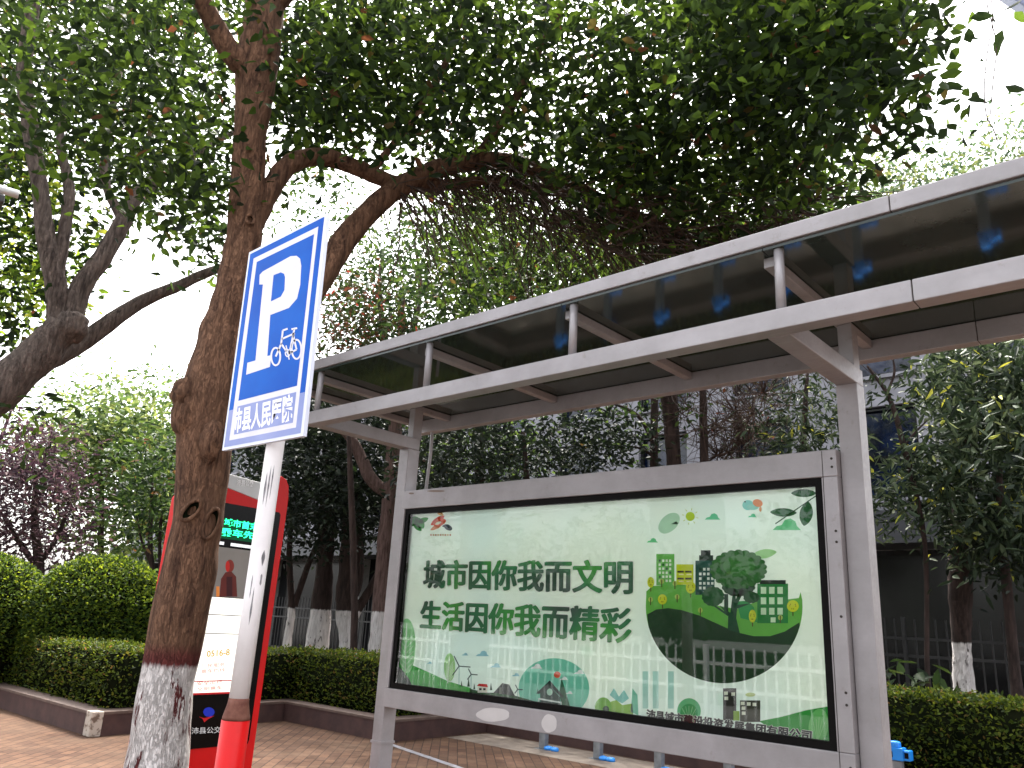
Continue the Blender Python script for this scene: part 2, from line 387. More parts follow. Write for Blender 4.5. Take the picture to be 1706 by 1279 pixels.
# ------------------------------------------------------------------ hedges and clipped balls
M['hedge'] = mat_leaf('hedge_leaf', [(0.0, lin((34, 46, 18))), (0.5, lin((58, 76, 25))), (0.9, lin((94, 108, 34))), (1.0, lin((112, 86, 50)))], 0.36)
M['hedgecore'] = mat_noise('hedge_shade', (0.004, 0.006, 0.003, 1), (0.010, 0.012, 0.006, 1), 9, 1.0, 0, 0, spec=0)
def hedge(name, boxes, label, dens=520, L=0.055, W=0.026):
    V = []; F = []; mi = []
    for (x0, x1, y0, y1, z0, z1) in boxes:
        o = len(V); e = 0.05
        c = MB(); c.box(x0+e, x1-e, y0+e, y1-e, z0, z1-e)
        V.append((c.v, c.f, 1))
        faces = [((x1-x0)*(z1-z0), 'f'), ((x1-x0)*(y1-y0), 't'), ((y1-y0)*(z1-z0), 'r'), ((y1-y0)*(z1-z0), 'l')]
        for area, k in faces:
            n = int(area*dens*(1.35 if k == 't' else .7)); u = rng.uniform(size=n); v = rng.uniform(size=n); j = rng.normal(size=n)*0.025
            X = x0+(x1-x0)*u; Z = z0+(z1-z0)*v; Y = y0+(y1-y0)*v
            bumpy = np.array([0.03*mnoise.noise(Vector((a*2.3, b*2.3, 1.7))) for a, b in zip(X, Z if k != 't' else Y)]) if n < 60000 else 0
            if k == 'f': P = np.stack([X, np.full(n, y0)+j+bumpy, Z], 1)
            elif k == 't': P = np.stack([X, Y, np.full(n, z1)+j+bumpy], 1)
            else:
                Yy = y0+(y1-y0)*u; P = np.stack([np.full(n, x1 if k == 'r' else x0)+j, Yy, Z], 1)
            aw = {'f': (0, -.5, 0.3), 't': (0, 0, .45), 'r': (.5, 0, 0.3), 'l': (-.5, 0, .3)}[k]
            lv, lf = leaf_arrays(P, L, W, -0.1, 0.35, away=np.array(aw))
            V.append((lv, lf, 0))
    vs = np.concatenate([np.asarray(a, float).reshape(-1, 3) for a, _, _ in V]); fs = []; o = 0
    for a, f, m in V:
        f = np.asarray(f)+o; fs.append(f); mi += [m]*len(f); o += len(a)
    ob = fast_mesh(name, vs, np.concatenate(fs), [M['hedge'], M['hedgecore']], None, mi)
    return tag(ob, label, 'hedge', 'clipped box hedges in the planting beds')
hedge('hedge', [(-19, -6.15, .86, 1.75, .2, .93), (-7.2, -6.55, 1.75, 4.4, .2, .93)], 'clipped hedge below the round shrubs, at the far left by the chipped kerb corner', 1100, .05, .026)
hedge('hedge', [(-6.55, -4.28, 3.78, 4.7, .2, .95), (-5.1, -4.45, 4.7, 6.6, .2, .97)], 'dark clipped hedge between the red kiosk and the shelter post', 1300, .05, .026)
hedge('hedge', [(-4.45, 3.6, 5.8, 6.7, .2, 1.02)], 'clipped hedge with sunlit top at the right, behind the blue bicycle docks', 1800, .055, .028)

M['ball'] = mat_leaf('ball_leaf', [(0.0, lin((30, 46, 20))), (0.5, lin((53, 75, 27))), (0.9, lin((96, 116, 36))), (1.0, lin((122, 136, 50)))], 0.38)
def ball_shrub(c, r, rz, label, n=24000):
    t = thing('round_shrub', (c[0], c[1], .2), label, 'shrub', 'clipped round shrubs behind the hedge')
    d = rng.normal(size=(n, 3)); d[:, 2] = np.abs(d[:, 2])*1.0-0.35; d /= np.linalg.norm(d, axis=1)[:, None]
    lump = np.array([1+0.035*mnoise.noise(Vector(q*3.5)) for q in d]); P = np.array(c)+d*np.array([r, r, rz])*(lump*(1+rng.normal(size=n)*0.012))[:, None]
    V, F = leaf_arrays(P, 0.058, 0.034, -0.1, 0.35, away=d*.5)
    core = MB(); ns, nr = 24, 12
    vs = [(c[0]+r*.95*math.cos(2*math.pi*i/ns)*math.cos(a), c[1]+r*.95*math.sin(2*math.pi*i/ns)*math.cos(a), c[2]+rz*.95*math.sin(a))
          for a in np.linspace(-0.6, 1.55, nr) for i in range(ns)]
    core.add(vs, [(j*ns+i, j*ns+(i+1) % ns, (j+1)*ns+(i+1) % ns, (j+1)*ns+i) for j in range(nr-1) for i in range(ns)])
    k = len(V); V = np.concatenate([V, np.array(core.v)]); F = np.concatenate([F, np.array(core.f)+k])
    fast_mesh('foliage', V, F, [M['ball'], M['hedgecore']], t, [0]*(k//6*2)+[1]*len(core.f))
    mb = MB()
    for q in range(5):
        a = q*1.3; mb.tube([(c[0]+.1*math.cos(a), c[1]+.1*math.sin(a), .2), (c[0]+.4*math.cos(a), c[1]+.4*math.sin(a), .7)], [.03, .02], 6)
    mb.build('stem', M['hedgecore'], t)
p = at(168, 1015, 15.0); ball_shrub((p[0], p[1], 1.02), 1.16, 1.20, 'large round clipped shrub directly left of the leaning brown trunk')
p = at(-40, 1010, 15.6); ball_shrub((p[0], p[1], 1.0), 1.17, 1.15, 'round clipped shrub cut off by the left edge of the photo', 18000)

# ------------------------------------------------------------------ building behind the trees
def building():
    t = thing('office_building', (-6, 15.5, 0), 'pale grey office building with dark blue windows behind the trees', 'building')
    wall = mat_noise('stone_panel', lin((118, 117, 124)), lin((142, 141, 149)), 2.2, 0.6, 0, 0.03)
    dark = mat_plain('dark_grey_cladding', lin((62, 63, 68)), 0.4)
    glass = mat_noise('blue_window_glass', lin((7, 11, 24)), lin((17, 30, 60)), 1.6, 0.06, 0, 0)
    shade = mat_plain('dark_glazing', lin((14, 14, 17)), 0.15)
    Y = 15.5; X0, X1 = -40, 6
    px = []; x = X1-1.4
    while x > X0: px.append(x); x -= 2.95
    # wall: piers between windows, spandrels above and below, butted edge to edge
    m = MB(); zs = [(4.35, 4.75), (6.95, 7.7), (9.9, 10.6)]
    for z0, z1 in zs: m.box(X0, X1, Y, Y+.4, z0, z1)
    prev = X1
    for x in px:
        for z0, z1 in ((4.75, 6.95), (7.7, 9.9)): m.box(x+.78, prev, Y, Y+.4, z0, z1)
        prev = x-.78
    for z0, z1 in ((4.75, 6.95), (7.7, 9.9)): m.box(X0, prev, Y, Y+.4, z0, z1)
    m.box(X0, X1, Y+.4, Y+9, 4.35, 10.6)
    m.build('wall', wall, t)
    m = MB(); m.box(X0-.1, X1+.1, Y-.1, Y+9.1, 10.6, 10.85); m.build('roof', dark, t)
    m = MB(); m.box(X0, X1, Y-1.1, Y+.3, 3.62, 4.32); m.build('canopy', dark, t)
    m = MB(); m.box(X0, X1, Y+.35, Y+8, 0, 3.62); m.build('ground_floor_glazing', shade, t)
    for x in px[::2]:
        m = MB(); m.box(x-1.9, x-1.05, Y-.05, Y+.345, 0, 3.6); m.build('column', mat_c, t)
    for x in px:
        for z0, z1 in ((4.75, 6.95), (7.7, 9.9)):
            f = MB()
            for a, b, c_, d_ in ((-.78, -.70, z0, z1), (.70, .78, z0, z1), (-.70, .70, z0, z0+.08), (-.70, .70, z1-.08, z1), (-.70, .70, z0+.95, z0+1.02)):
                f.box(x+a, x+b, Y+.12, Y+.22, c_, d_)
            fo = f.build('window', shade, t)
            g = MB(); g.box(x-.70, x+.70, Y+.24, Y+.27, z0+.05, z1-.05); g.build('pane', glass, fo)
            s_ = MB(); s_.box(x-.86, x+.86, Y-.09, Y+.10, z0-.09, z0-.005); s_.build('sill', wall, fo)
mat_c = mat_noise('column_stone', lin((128, 126, 124)), lin((150, 148, 146)), 3, 0.7)
building()
mb = MB()
for i in range(3): mb.box(-70+i*9, -61.2+i*9, 16, 16.3, 0, 1.7)
tag(mb.build('boundary_wall', mat_noise('pale_wall', lin((190, 190, 188)), lin((214, 214, 210)), 3)), 'pale low wall far off at the left under the purple tree', 'wall')

# dark railing fence with pickets
def picket_fence(name, X0, X1, Y, z0, zr, ztop, step, thick, mat, label, post=2.5):
    t = thing(name, ((X0+X1)/2, Y, z0), label, 'fence')
    m = MB(); x = X0
    while x < X1: m.box(x-thick/2, x+thick/2, Y-thick/2, Y+thick/2, z0, ztop); x += step
    m.build('pickets', mat, t)['kind'] = 'stuff'
    for z in zr:
        m = MB(); m.box(X0, X1, Y-thick*.75, Y+thick*.75, z-thick, z+thick); m.build('rail', mat, t)
    x = X0
    while x <= X1:
        m = MB(); m.box(x-thick*1.2+.06, x+thick*1.2+.06, Y-thick*1.4, Y+thick*1.4, z0, ztop+.03); m.build('post', mat, t); x += post
M['iron'] = mat_plain('black_iron', lin((20, 20, 23)), 0.5)
picket_fence('iron_fence', -30, 6, 11.2, .2, (1.38, 1.66), 1.98, .16, .022, M['iron'], 'black iron picket fence in front of the office building', 3.0)
# pedestrian guardrail on the road behind the photographer (seen mirrored in the poster glass)
M['white'] = mat_plain('white_rail_paint', lin((240, 242, 244)), 0.4)
picket_fence('road_guardrail', -16, 12, -8.0, -.15, (.1, .75, 1.12), 1.36, .165, .026, M['white'], 'white road guardrail with square pickets mirrored in the poster glass', 2.0)

# ================================================================== TREES
BARK_MAIN = mat_bark('warm_bark', lin((68, 46, 36)), lin((130, 96, 75)), 1.16, True, 0.475)
BARK_GREY = mat_bark('grey_bark', lin((62, 53, 49)), lin((120, 106, 98)), None)
BARK_PLAIN = mat_bark('plain_dark_bark', lin((36, 28, 26)), lin((68, 54, 50)), None, False, 0.45, 6)
BARK_DARK = mat_bark('dark_bark', lin((36, 28, 26)), lin((68, 54, 50)), 1.62, False, 0.45, 6)
LEAF_MAIN = mat_leaf('camphor_leaf', [(0.0, lin((18, 28, 15))), (0.55, lin((34, 50, 23))), (0.975, lin((64, 88, 32))), (0.993, lin((78, 54, 34))), (1.0, lin((94, 66, 40)))], 0.56)
LEAF_LIGHT = mat_leaf('fresh_leaf', [(0.0, lin((48, 68, 38))), (0.5, lin((70, 94, 50))), (1.0, lin((118, 130, 76)))], 0.42)
LEAF_MID = mat_leaf('mid_leaf', [(0.0, lin((22, 36, 19))), (0.6, lin((40, 60, 29))), (0.97, lin((66, 86, 40))), (1.0, lin((100, 70, 44)))], 0.4)
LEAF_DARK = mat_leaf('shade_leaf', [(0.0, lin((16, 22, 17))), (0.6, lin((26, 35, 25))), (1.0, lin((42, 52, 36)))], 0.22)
LEAF_PURPLE = mat_leaf('plum_leaf', [(0.0, lin((40, 27, 33))), (0.6, lin((66, 49, 54))), (1.0, lin((94, 72, 73)))], 0.3)
LEAF_DROOP = mat_leaf('drooping_leaf', [(0.0, lin((24, 34, 24))), (0.6, lin((44, 58, 38))), (0.97, lin((82, 94, 70))), (0.98, lin((150, 156, 62))), (1.0, lin((160, 164, 70)))], 0.22)
LEAF_HAZE = mat_leaf('haze_tinted_leaf', [(0.0, lin((48, 68, 48))), (0.5, lin((68, 88, 60))), (1.0, lin((104, 112, 66)))], 0.45)  # haze painted into the leaf colour as a paler, bluer green
LEAF_SUN_TINT = mat_leaf('sun_tinted_leaf', [(0.0, lin((64, 92, 34))), (0.5, lin((92, 124, 42))), (1.0, lin((140, 150, 62)))], 0.55)  # sunlight painted in as a brighter leaf colour
LEAF_RED = mat_leaf('rusty_leaf', [(0.0, lin((44, 50, 30))), (0.6, lin((66, 62, 38))), (0.86, lin((92, 60, 42))), (1.0, lin((132, 74, 48)))], 0.35)
TWIG = mat_noise('twig_bark', lin((42, 29, 23)), lin((72, 52, 42)), 20, 0.9, 0, 0)

# ---- the big street tree in front
t1 = thing('street_tree', tuple(at(262, 1279, 5.5)[:2])+(0,), 'big brown-barked tree behind the parking sign, lime-washed at its foot, limb arching over the shelter', 'tree', 'street trees along the pavement')
mb = MB(); base = at(262, 1279, 5.5)
pts = [(base[0]+.02, base[1]-.02, -.05, .30), (base[0]+.01, base[1]-.01, .25, .245)]
for x, y, hw in [(260, 1279, 51), (270, 1200, 46), (284, 1110, 43), (302, 1014, 45), (319, 930, 43), (331, 850, 39), (338, 780, 42), (342, 715, 44), (347, 660, 43), (369, 580, 41), (393, 480, 34), (406, 400, 28), (413, 290, 27), (419, 200, 28), (430, 110, 34), (437, 50, 32), (444, -30, 30), (456, -200, 26), (470, -420, 18), (480, -700, 8)]:
    p = at(x, y, 5.5); pts.append((*p, hw*((p-CAMP)@CF)/FPX))
s = spline(pts, 9); mb.tube([q[:3] for q in s], [q[3] for q in s], 40, 0, True, 0.10, 3)
trunk1 = mb.build('trunk', BARK_MAIN, t1, smooth=True)
# burl on the left flank
def lump(mb, c, r, sc, seed, n=18, m=12):
    vs = []; c = Vector(c)
    for j in range(m+1):
        for i in range(n):
            a = math.pi*j/m; b = 2*math.pi*i/n; d = Vector((math.sin(a)*math.cos(b)*sc[0], math.sin(a)*math.sin(b)*sc[1], math.cos(a)*sc[2]))
            vs.append(c+d*r*(1+.25*mnoise.noise(d*2.2+Vector((seed, 0, 0)))))
    mb.add(vs, [(j*n+i, (j+1)*n+i, (j+1)*n+(i+1) % n, j*n+(i+1) % n) for j in range(m) for i in range(n)])
mb = MB(); lump(mb, at(318, 685, 5.46), .115, (1, 1, 1.7), 1); lump(mb, at(308, 655, 5.43), .085, (1, 1, 1.2), 4); lump(mb, at(352, 735, 5.33), .09, (1, .8, 1.5), 8)
mb.build('burl', BARK_MAIN, trunk1, smooth=True)
def scar(px, py, rx, rz, D, lean):
    p = at(px, py, D); n = (CAMP-p)*np.array([1, 1, 0]); n /= np.linalg.norm(n); rt = np.array([-n[1], n[0], 0]); up = np.array([0, 0, 1.])
    # walk outwards until the point lies on the bark surface
    e1 = rt*math.cos(lean)+up*math.sin(lean); e2 = -rt*math.sin(lean)+up*math.cos(lean)
    m = MB(); N = 22; ring = [p+e1*rx*math.cos(2*math.pi*k/N)+e2*rz*math.sin(2*math.pi*k/N)+n*(.012-.30*rx*math.cos(2*math.pi*k/N)**2) for k in range(N+1)]
    m.tube(ring, [.011+.005*mnoise.noise(Vector(q*30)) for q in ring], 8, 0, False)
    q = [r_-n*.014 for r_ in ring[:N]]; m.add(q+[p-n*.075], [(k, (k+1) % N, N) for k in range(N)], 1)
    m.build('branch_scar', [BARK_MAIN, M['hedgecore']], trunk1, smooth=True)
scar(318, 850, .036, .075, 5.315, -0.6)
scar(352, 872, .040, .095, 5.35, -0.2)
scar(417, 366, .026, .034, 5.37, 0.2)
# limbs
mb = MB(); s = limb(mb, [(372, 668, 5.5), (420, 610, 5.55), (480, 540, 5.62), (540, 455, 5.7), (585, 385, 5.8), (650, 322, 5.95), (720, 285, 6.1), (790, 268, 6.25), (860, 273, 6.4), (940, 302, 6.55), (1010, 338, 6.7), (1090, 372, 6.85), (1180, 420, 7.0), (1290, 478, 7.2)],
    6, [30, 27, 24, 21, 20, 18, 16, 15, 15, 13, 11, 8, 5, 3], 16, 8)
br = mb.build('limb', BARK_MAIN, t1, smooth=True); br['label'] = 'thick limb arching right above the shelter roof'; arch = [q[:3] for q in s]
mb = MB(); s = limb(mb, [(415, 385, 5.5), (445, 325, 5.55), (485, 272, 5.65), (540, 262, 5.8), (600, 282, 5.9), (665, 306, 6.0), (740, 308, 6.2), (830, 300, 6.4), (930, 318, 6.7), (1040, 350, 7.0)], 6, [20, 18, 16, 15, 14, 12, 10, 8, 6, 3], 14, 7)
mb.build('limb', BARK_MAIN, t1, smooth=True); arch2 = [q[:3] for q in s]
mb = MB(); limb(mb, [(432, 120, 5.5), (395, 100, 5.45), (360, 45, 5.4), (325, -25, 5.3), (270, -160, 5.2)], 6, [24, 20, 17, 15, 9], 12, 6)
mb.build('limb', BARK_MAIN, t1, smooth=True)
mb = MB(); limb(mb, [(440, 20, 5.5), (520, -60, 5.4), (640, -150, 5.2), (800, -220, 5.0), (1000, -260, 4.8)], 6, [20, 17, 14, 10, 5], 10, 6)
limb(mb, [(790, 270, 6.25), (850, 180, 6.0), (900, 80, 5.9), (960, -30, 5.7)], 6, [9, 8, 6, 4], 8, 6)
limb(mb, [(620, 285, 5.9), (700, 180, 5.8), (760, 60, 5.6), (780, -60, 5.5)], 6, [7, 6, 5, 3], 8, 6)
limb(mb, [(1010, 338, 6.7), (1080, 260, 6.4), (1190, 210, 6.1), (1330, 160, 5.8), (1430, 130, 5.5)], 6, [8, 7, 6, 4, 2], 8, 6)
mb.build('branches', BARK_MAIN, t1, smooth=True)
# hanging bare twigs under the arch
mb = MB(); st = [p for p in arch[40:]]+[p for p in arch2[35:]]
extra = list(seen_points([(760, 290), (1330, 330), (1400, 420), (1260, 470), (1000, 440), (820, 340)], 6.2, 7.6, 60))
twigs(mb, st+extra, 620, 1.15, .0075, (0.35, 0.25, -0.75), 0.45)
twigs(mb, extra, 260, 1.0, .011, (0.7, 0.1, -0.35), 0.4)
mb.build('twigs', TWIG, t1)['kind'] = 'stuff'
# dangling thin sprig at the upper right
mb = MB()
for k, (dx, sgn) in enumerate(((0, 1), (7, -1))):
    q = [(1646+sgn*2, -90), (1648+sgn*4, 0), (1653, 40), (1646+dx*2, 80), (1640+dx*2, 140), (1643+dx, 190), (1655, 215), (1662, 236)][:8-2*k]
    P = spline([at(x, y, 4.3) for x, y in q], 5); mb.tube(P, [.0032]*len(P), 4, 0, False)
for x, y in ((1652, 30), (1641, 120), (1646, 200), (1656, 60)):
    p = at(x, y, 4.3); mb.tube([p, p+np.array([.03, .02, -.03])], [.003, .001], 4, 0, False)
mb.build('dangling_sprig', TWIG, t1)
# crown
clumps = [
    ([(-20, -60), (420, -60), (400, 120), (380, 330), (250, 330), (160, 250), (-20, 230)], 5.2, 7.4, 285),
    ([(450, -60), (1180, -60), (1180, 140), (1000, 250), (700, 240), (560, 215), (450, 250)], 4.9, 7.4, 690),
    ([(1150, -60), (1500, -60), (1490, 60), (1440, 170), (1330, 200), (1150, 210)], 4.4, 6.6, 380),
    ([(1330, 30), (1540, 0), (1520, 120), (1480, 200), (1370, 230)], 4.2, 5.0, 40),
    ([(900, 200), (1300, 200), (1420, 260), (1340, 320), (1120, 330), (960, 290)], 5.2, 7.2, 230),
    ([(700, 250), (1000, 270), (1300, 300), (1420, 330), (1330, 420), (1150, 430), (950, 360), (760, 330)], 6.3, 8.2, 210),
    ([(700, 330), (1000, 370), (1300, 400), (1200, 470), (900, 530), (760, 500)], 7.2, 9.5, 230),
    ([(440, 60), (660, 100), (640, 240), (480, 250)], 5.6, 7.0, 60),
    ([(230, 300), (390, 300), (380, 440), (330, 420), (280, 330)], 6.0, 7.2, 28),
]
C = np.concatenate([seen_points(*c) for c in clumps])
STEM2 = [(92, 470), (76, 390), (66, 310), (50, 210), (40, 130), (46, 60), (60, -20)]
C = clear_of(C, STEM2, 34); C = clear_of(C, [(408, 400), (415, 250), (430, 110), (442, 0)], 42); C = clear_of(C, [(430, 120), (360, 45), (325, -25)], 28)
# the rest of the crown, above and around the frame
up = ball_points((0.4, 0.2, 8.2), (4.2, 3.2, 2.0), 240)
sprig = [(1395, 265, 4.5), (1408, 235, 4.5), (1428, 240, 4.3), (1470, 190, 4.4), (1500, 175, 4.4), (1530, 185, 4.4), (1545, 200, 4.4), (1480, 120, 4.4), (1520, 140, 4.4), (1500, 90, 4.4), (1530, 40, 4.4), (1540, 15, 4.4), (1410, 165, 4.5), (1440, 170, 4.5)]
C = np.concatenate([C, [at(*q) for q in sprig]])
foliage('crown', np.concatenate([C, up]), 16, (.20, .20, .16), .104, .052, LEAF_MAIN, t1, 0.35, 0.45)

# ---- second street tree, entering from the left edge
t2 = thing('street_tree', tuple(at(-150, 1080, 9.3)[:2])+(0,), 'grey-barked forking tree leaning in from the left edge, above the purple tree', 'tree', 'street trees along the pavement')
mb = MB(); b2 = at(-150, 1080, 9.3)
D2 = 9.3
pp_ = [(b2[0], b2[1], -.05, .36), (b2[0], b2[1], .6, .30)]
for x, y, hw in [(-140, 860, 42), (-90, 730, 42), (-10, 655, 36), (60, 595, 32), (105, 545, 27)]:
    p = at(x, y, D2); pp_.append((*p, hw*((p-CAMP)@CF)/FPX))
s = spline(pp_, 8); mb.tube([q[:3] for q in s], [q[3] for q in s], 24, 0, True, .14, 5); lump(mb, at(118, 545, D2-.05), .17, (1.1, 1, 1), 2)
mb.build('trunk', BARK_GREY, t2, smooth=True)
for q, hw in (([(100, 540), (92, 470), (76, 390), (66, 310), (50, 210), (40, 130), (46, 60), (60, -20), (70, -120)], [20, 17, 15, 13, 13, 12, 11, 10, 6]),
              ([(112, 545), (135, 480), (170, 430), (205, 370), (230, 325), (290, 280), (350, 240), (400, 215)], [20, 17, 15, 14, 12, 9, 6, 4]),
              ([(-20, 650, 9.6), (60, 610, 9.8), (130, 575, 10), (185, 535, 10.1), (240, 500, 10.2), (300, 475, 10.2), (350, 452, 10.2), (400, 438, 10.2)], [24, 19, 15, 14, 11, 9, 8, 5]),
              ([(94, 470), (108, 380), (115, 310), (100, 230), (120, 130)], [11, 10, 9, 6, 4]),
              ([(205, 370), (175, 300), (180, 220), (200, 120)], [8, 7, 6, 4])):
    mb = MB(); limb(mb, q, D2, hw, 12, 6); mb.build('limb', BARK_GREY, t2, smooth=True)
C = np.concatenate([seen_points([(-80, -60), (380, -60), (380, 240), (330, 300), (200, 330), (120, 260), (-80, 270)], 9.5, 12, 470),
                    seen_points([(-60, 250), (60, 250), (80, 420), (40, 560), (-60, 600)], 9.5, 11.5, 90),
                    seen_points([(60, 330), (200, 340), (160, 430), (60, 480)], 10, 11.5, 22),
                    seen_points([(40, 665), (95, 690), (80, 740), (30, 720)], 8.9, 9.2, 7), seen_points([(280, 330), (380, 350), (370, 450), (320, 430)], 9.5, 10.5, 18),
                    ball_points(at(0, -300, 10), (3.2, 3.2, 1.6), 120), ball_points((-5.2, -1.2, 9.0), (3.6, 3.4, 1.2), 130)])  # last ball: unseen overhead clumps added to shade the ground
foliage('crown', C, 15, (.26, .26, .2), .125, .058, LEAF_MAIN, t2, 0.3, 0.45)
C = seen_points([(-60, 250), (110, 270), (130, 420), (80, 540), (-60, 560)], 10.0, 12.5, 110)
foliage('sun_tinted_foliage', C, 14, (.28, .28, .2), .13, .06, LEAF_SUN_TINT, t2, 0.2, 0.5)  # lit side of the crown, its sunlight put into the leaf colour

# ---- background trees
def tree(label, base, D, trunk, hw, crowns, leaf, bark, per=16, spread=.35, L=.15, W=.07, name='tree', group='trees behind the planting beds', limbs=(), droop=.3, flat=.45, tw=0):
    b = at(base[0], base[1], D); t = thing(name, (b[0], b[1], 0.2), label, 'tree', group)
    mb = MB(); P = [at(x, y, D) for x, y in trunk]; k = ((P[0]-CAMP)@CF)/FPX
    P = [np.array([P[0][0], P[0][1], 0.15])]+P; h = [hw[0]*1.15]+list(hw)
    s = spline([(*p, a*k) for p, a in zip(P, h)], 6); mb.tube([q[:3] for q in s], [max(q[3], .008) for q in s], 12, 0, True, .15, int(D*10))
    mb.build('trunk', bark, t, smooth=True)
    for q, w_ in limbs:
        m2 = MB(); limb(m2, q, D, w_, 9, 6); m2.build('limb', bark, t, smooth=True)
    C = np.concatenate([seen_points(*c) for c in crowns]) if crowns else None
    if tw:
        m3 = MB(); twigs(m3, list(C[rng.integers(len(C), size=60)]), tw, .9, .009, (0, 0, .1), .5); m3.build('twigs', TWIG, t)['kind'] = 'stuff'
    if crowns: foliage('crown', C, per, (spread, spread, spread*.75), L, W, leaf, t, droop, flat)
    return t
def box(x0, y0, x1, y1, k=.25):
    dx, dy = (x1-x0)*k, (y1-y0)*k
    return [(x0+dx, y0), (x1-dx, y0), (x1, y0+dy), (x1, y1-dy), (x1-dx, y1), (x0+dx, y1), (x0, y1-dy), (x0, y0+dy)]
tree('purple-leaved plum tree behind the round shrubs at the left', (62, 990), 20, [(62, 985), (64, 930), (58, 870), (60, 780)], [9, 8, 6, 3],
     [(box(-60, 770, 130, 930), 19, 22, 150), (box(-10, 715, 110, 800), 19.5, 21.5, 50)], LEAF_PURPLE, BARK_PLAIN, 22, .38, .15, .06, 'plum_tree', limbs=[([(64, 940), (92, 900), (112, 850), (118, 800)], [5, 4, 3, 1.5]), ([(64, 950), (30, 900), (0, 850)], [5, 4, 2])], tw=260)
tree('bright green bushy tree between the purple tree and the leaning trunk', (165, 980), 23, [(165, 975), (168, 900), (170, 780)], [6, 5, 3],
     [(box(105, 700, 300, 930), 21.5, 25, 260), (box(130, 650, 310, 760), 22, 25, 120), (box(60, 690, 180, 800), 23, 26, 60)], LEAF_LIGHT, BARK_PLAIN, 20, .45, .19, .09)
tree('dark small-leaved tree just left of the leaning trunk', (252, 970), 18, [(252, 965), (250, 905), (254, 800)], [4, 4, 2],
     [(box(210, 730, 320, 900), 17, 19.5, 120)], LEAF_MID, BARK_PLAIN, 18, .35, .15, .07, limbs=[([(252, 940), (236, 900), (228, 860)], [3, 2, 1.5]), ([(268, 965), (266, 900), (270, 850)], [3, 3, 2])])
tree('feathery pale tree showing in the bright gap at the left', (-30, 960), 30, [(-30, 950), (-20, 800), (20, 680)], [6, 5, 2],
     [(box(-60, 640, 90, 790), 28, 32, 60), (box(60, 610, 330, 700), 30, 34, 40)], LEAF_LIGHT, BARK_PLAIN, 14, .6, .2, .09)
# dark mass behind kiosk and shelter
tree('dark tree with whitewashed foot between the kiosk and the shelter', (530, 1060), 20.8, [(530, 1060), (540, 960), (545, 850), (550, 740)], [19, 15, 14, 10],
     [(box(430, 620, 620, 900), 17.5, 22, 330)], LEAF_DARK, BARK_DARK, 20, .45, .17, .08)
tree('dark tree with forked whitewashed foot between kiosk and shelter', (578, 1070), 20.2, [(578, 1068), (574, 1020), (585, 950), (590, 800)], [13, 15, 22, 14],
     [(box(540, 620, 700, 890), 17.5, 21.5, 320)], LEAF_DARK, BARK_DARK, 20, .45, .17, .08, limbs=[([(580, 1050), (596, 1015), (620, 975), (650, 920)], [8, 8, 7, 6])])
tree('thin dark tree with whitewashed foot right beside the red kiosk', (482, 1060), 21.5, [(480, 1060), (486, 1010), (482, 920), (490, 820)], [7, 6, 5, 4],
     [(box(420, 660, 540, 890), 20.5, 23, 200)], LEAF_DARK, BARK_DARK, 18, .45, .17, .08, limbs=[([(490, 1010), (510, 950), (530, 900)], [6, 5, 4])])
tree('reddish-trunked tree behind the left shelter post, pruned and forked', (632, 1070), 17, [(630, 1075), (638, 960), (648, 850), (655, 760), (662, 680), (668, 600), (668, 540), (672, 490)], [16, 15, 14, 13, 12, 10, 7, 4],
     [(box(540, 430, 720, 600), 16, 18.5, 90), (box(600, 360, 760, 500), 16.5, 19, 60)], LEAF_MID, mat_bark('reddish_bark', lin((70, 52, 48)), lin((112, 90, 84)), 1.62, False, .45), 14, .38, .15, .065,
     limbs=[([(648, 822), (620, 800), (605, 770), (588, 735), (572, 715)], [11, 11, 10, 9, 9]), ([(650, 800), (700, 770), (715, 768)], [9, 7, 7]), ([(664, 620), (640, 560), (632, 480), (636, 430)], [7, 6, 4, 2]), ([(668, 600), (690, 540), (700, 470), (690, 400)], [7, 6, 4, 2])])
tree('rust-tinged leafy tree between the parking sign and shelter roof', (590, 1060), 15, [(590, 1055), (588, 900), (580, 700)], [6, 6, 4],
     [(box(530, 470, 660, 600), 14.2, 15.8, 90)], LEAF_RED, BARK_PLAIN, 14, .3, .13, .05)
# backlit trees above the shelter roof
tree('loose backlit tree above the left end of the shelter roof', (800, 1060), 16, [(800, 1050), (800, 800), (790, 560), (800, 420)], [11, 10, 8, 4],
     [(box(450, 290, 620, 430), 14, 19, 55), (box(690, 330, 900, 560), 11, 17, 330), (box(560, 420, 720, 590), 14, 19, 150), (box(820, 380, 1180, 540), 11, 17, 420), (box(690, 690, 900, 800), 15, 19, 150)], LEAF_MID, BARK_PLAIN, 14, .4, .15, .065, tw=120)
tree('backlit tree above the middle of the shelter roof', (1060, 1060), 15, [(1095, 1050), (1092, 900), (1090, 700), (1100, 500), (1130, 380)], [8, 8, 7, 5, 2],
     [(box(1050, 330, 1420, 490), 12, 16, 260), (box(1290, 300, 1440, 400), 12, 15, 30), (box(960, 670, 1090, 730), 14, 17, 24)], LEAF_MID, BARK_PLAIN, 14, .4, .15, .065, limbs=[([(1090, 740), (1060, 690), (1000, 665)], [4, 3, 1.5]), ([(1090, 760), (1060, 745), (1000, 740)], [3, 2, 1])], tw=160)
tree('brown climber-covered tree stump-like trunk above the poster box', (1125, 1060), 13.5, [(1128, 1050), (1124, 860), (1122, 760), (1112, 640), (1105, 560)], [16, 14, 13, 15, 10],
     [(box(1090, 625, 1180, 740), 13, 14.5, 14)], LEAF_MID, BARK_PLAIN, 10, .3, .13, .06, tw=90)
